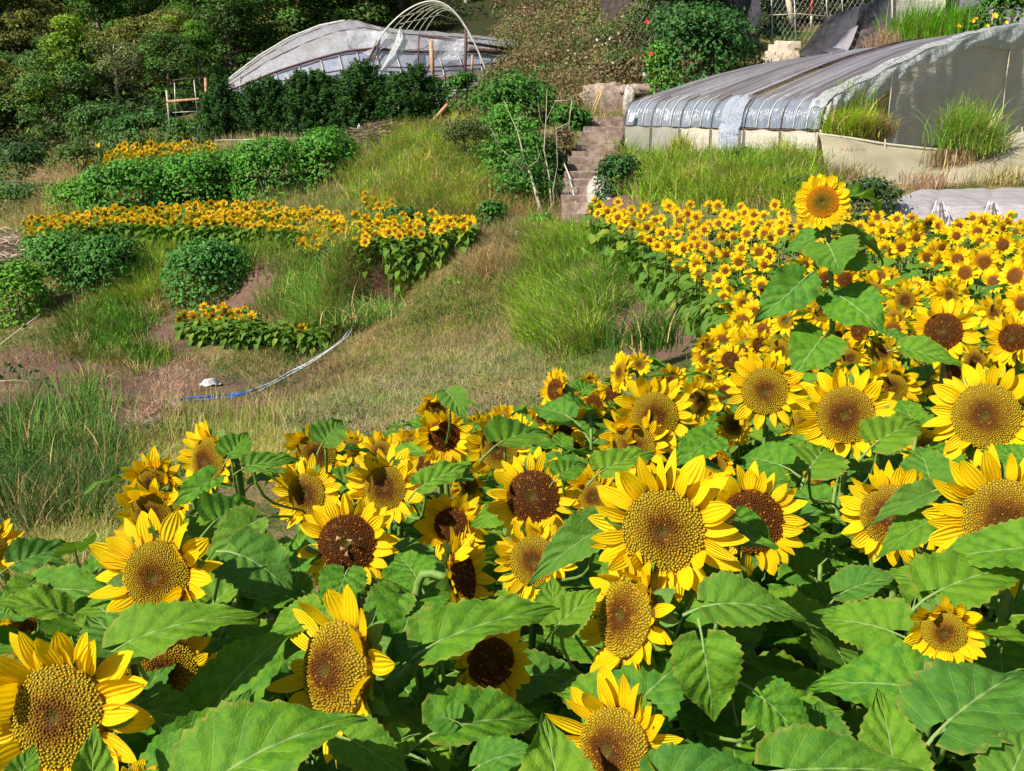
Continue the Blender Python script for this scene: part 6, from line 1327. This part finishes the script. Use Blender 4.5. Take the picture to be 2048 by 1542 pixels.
def stalkheap(name, poly, n, lb, c, alt, hh, seed, lift=.0, L=.9, w_=.012, cat='heap'):
    p = pix(poly, n); cen = p.mean(0); root = empty(name, cen, lb, cat); r = np.random.default_rng(seed); acc = Acc(); m = len(p)
    dxy = (p[:, :2]-cen[:2]); dd = np.abs(dxy[:, 0])/(np.abs(dxy[:, 0]).max()+.01); z = lift+hh*(1-dd**2)*r.random(m)
    az = r.normal(0.2, .7, m); el = r.normal(0, .25, m); l_ = L*r.uniform(.5, 1.1, m)/2; d_ = np.stack([np.cos(az)*np.cos(el), np.sin(az)*np.cos(el), np.sin(el)], 1)*l_[:, None]
    C = p.copy()-cen; C[:, 2] += z; up = np.array([0, 0, 1.])*w_; sd = np.stack([-np.sin(az), np.cos(az), 0*az], 1)*w_
    bend = np.stack([0*az, 0*az, -.15*l_], 1)
    V = np.stack([C-d_-up+bend, C-d_+up+bend, C+up*1.2, C-up*1.2, C+d_+up+bend, C+d_-up+bend], 1).reshape(-1, 3); o_ = (np.arange(m)*6)[:, None]
    acc.add(V, [np.concatenate([o_+[[0, 1, 2, 3]], o_+[[3, 2, 4, 5]]])], 0, None, np.repeat(cols(m, c, .4, alt, .3), 6, 0)); ob = obj('stalks', acc.mesh('stalks', M_STRAW, False), root); ob['kind'] = 'stuff'; return root
stalkheap('stalk_heap', [(700,290),(730,268),(790,265),(800,285),(760,300),(705,305)], 700, 'heap of dry brown stalks below the conifer hedge', (.20, .13, .11), (.36, .26, .2), .45, 3)
stalkheap('straw_pile', [(-40,490),(0,480),(50,500),(70,540),(0,545),(-40,545)], 500, 'pale straw pile at the left edge of the lower terrace', (.42, .34, .26), (.3, .22, .17), .25, 4)
stalkheap('dry_stalks', [(80,370),(110,345),(125,380),(105,410)], 300, 'bundle of pale dry grass at the left end of the upper bank', (.45, .34, .22), (.3, .24, .15), .5, 5)
grass('dry_grass', pix([(76,360),(110,335),(170,330),(130,400),(90,420)], 1600), .8, .01, (.45, .36, .18), 'tall pale dry grass plume on the left', (0, -.2), .5, (.2, .2, .06), .3, seg=3)
grass('dry_grass', pix([(690,590),(730,560),(790,560),(790,600),(740,640),(710,640)], 2500), .35, .006, (.38, .25, .19), 'matted brown dry grass over the bank corner', (0, -.5), .8, (.45, .33, .25), .4, seg=2)
grass('dry_grass', pix([(300,800),(330,740),(380,720),(420,740),(330,850),(250,880)], 2500), .25, .006, (.38, .26, .18), 'matted dry grass over the edge of the bare bank', (0, -.4), .8, (.45, .33, .25), .4, seg=2)
grass('ground_litter', clump(pix([(0,590),(720,560),(1060,560),(1250,700),(820,900),(330,900),(0,860)], 40000), .3, 2.), .05, .008, (.28, .19, .12), 'dead stems and crumbs on the bare earth', (0, 0), 1.2, (.16, .10, .07), .5, seg=1, htv=.6)
# branch entering at the left
TW = empty('twig_branch', P(0, 690, 12.), 'thin grey branch with small leaves reaching in from the left edge', 'branch')
bar('twig', [(-40,702,12.),(0,690,12.),(45,655,12.),(85,625,12.)], [.012, .010, .008, .005], M_PALEBARK, TW); bar('twig', [(-30,765,12.),(30,760,12.),(110,770,12.)], [.008, .006, .003], M_PALEBARK, TW); bar('twig', [(40,660,12.),(60,655,12.),(75,660,12.)], [.005, .004, .003], M_PALEBARK, TW)
a = Acc(); C = np.array([list(P(u, v, 12.)-TW.location) for u, v in [(20,735),(30,742),(45,748),(60,752),(75,757),(90,765),(105,772),(50,738),(70,742),(15,748),(85,750),(98,758),(8,740),(35,730)]]); C = np.concatenate([C+rng.normal(0, .04, C.shape) for _ in range(3)])
rhombi(C, rng.normal(size=C.shape)+[0, -1, 1], rng.uniform(.05, .1, len(C)), cols(len(C), (.05, .12, .02), .3), a); obj('leaves', a.mesh('leaves', M_FOL, False), TW)['kind'] = 'stuff'
for (u, v) in [(78,622),(36,645),(48,651)]:
    p = P(u, v, 12.)-TW.location; V = []; 
    for i in range(7):
        for j in range(8): V.append((math.sin(math.pi*i/6)*math.cos(j*math.pi/4)*.035, math.sin(math.pi*i/6)*math.sin(j*math.pi/4)*.035, math.cos(math.pi*i/6)*.03))
    obj('fruit', Acc().add(V, [np.array([(i*8+j, i*8+(j+1) % 8, (i+1)*8+(j+1) % 8, (i+1)*8+j) for i in range(6) for j in range(8)])]).mesh('fruit', M_BRACT), TW, Matrix.Translation(p))
# bees on the darkest disc
rt0, hp, n, pts_, g0 = ROOTS[13]
for k, (u, v) in enumerate([(686,1098),(694,1108),(700,1082),(676,1078)]):
    p = P(u, v, hp.y-.03)+n*.008; V = []
    for i in range(7):
        for j in range(8): V.append((math.cos(math.pi*i/6)*.0085, math.sin(math.pi*i/6)*math.cos(j*math.pi/4)*.0038, math.sin(math.pi*i/6)*math.sin(j*math.pi/4)*.0038))
    a = empty('bee', p, ['lowest bee on the darkest disc', 'bee at the centre of the darkest disc', 'right hand bee on the darkest disc', 'bee left of the centre of the darkest disc'][k], 'bee'); fm = frame(n, k*1.4)
    obj('body', Acc().add(V, [np.array([(i*8+j, i*8+(j+1) % 8, (i+1)*8+(j+1) % 8, (i+1)*8+j) for i in range(6) for j in range(8)])]).mesh('body', m_plain('bee_body_%d' % k, (.25, .10, .02), (.5, .25, .06), 90.)), a, fm)
    for s in (1, -1):
        wv, wf, wl = petal_tpl(4, 3, 3, .25); obj('wing', Acc().add(wv*.009, wf).mesh('wing', m_film('bee_wing_%d%d' % (k, s), (.7, .6, .5), .3, .6)), a, fm @ Matrix.Translation((0, 0, .004)) @ Matrix.Rotation(s*2.3, 4, 'Z'))
print('objects', len(bpy.data.objects), 'tris', sum(len(m.loops)-2*len(m.polygons) for m in bpy.data.meshes))
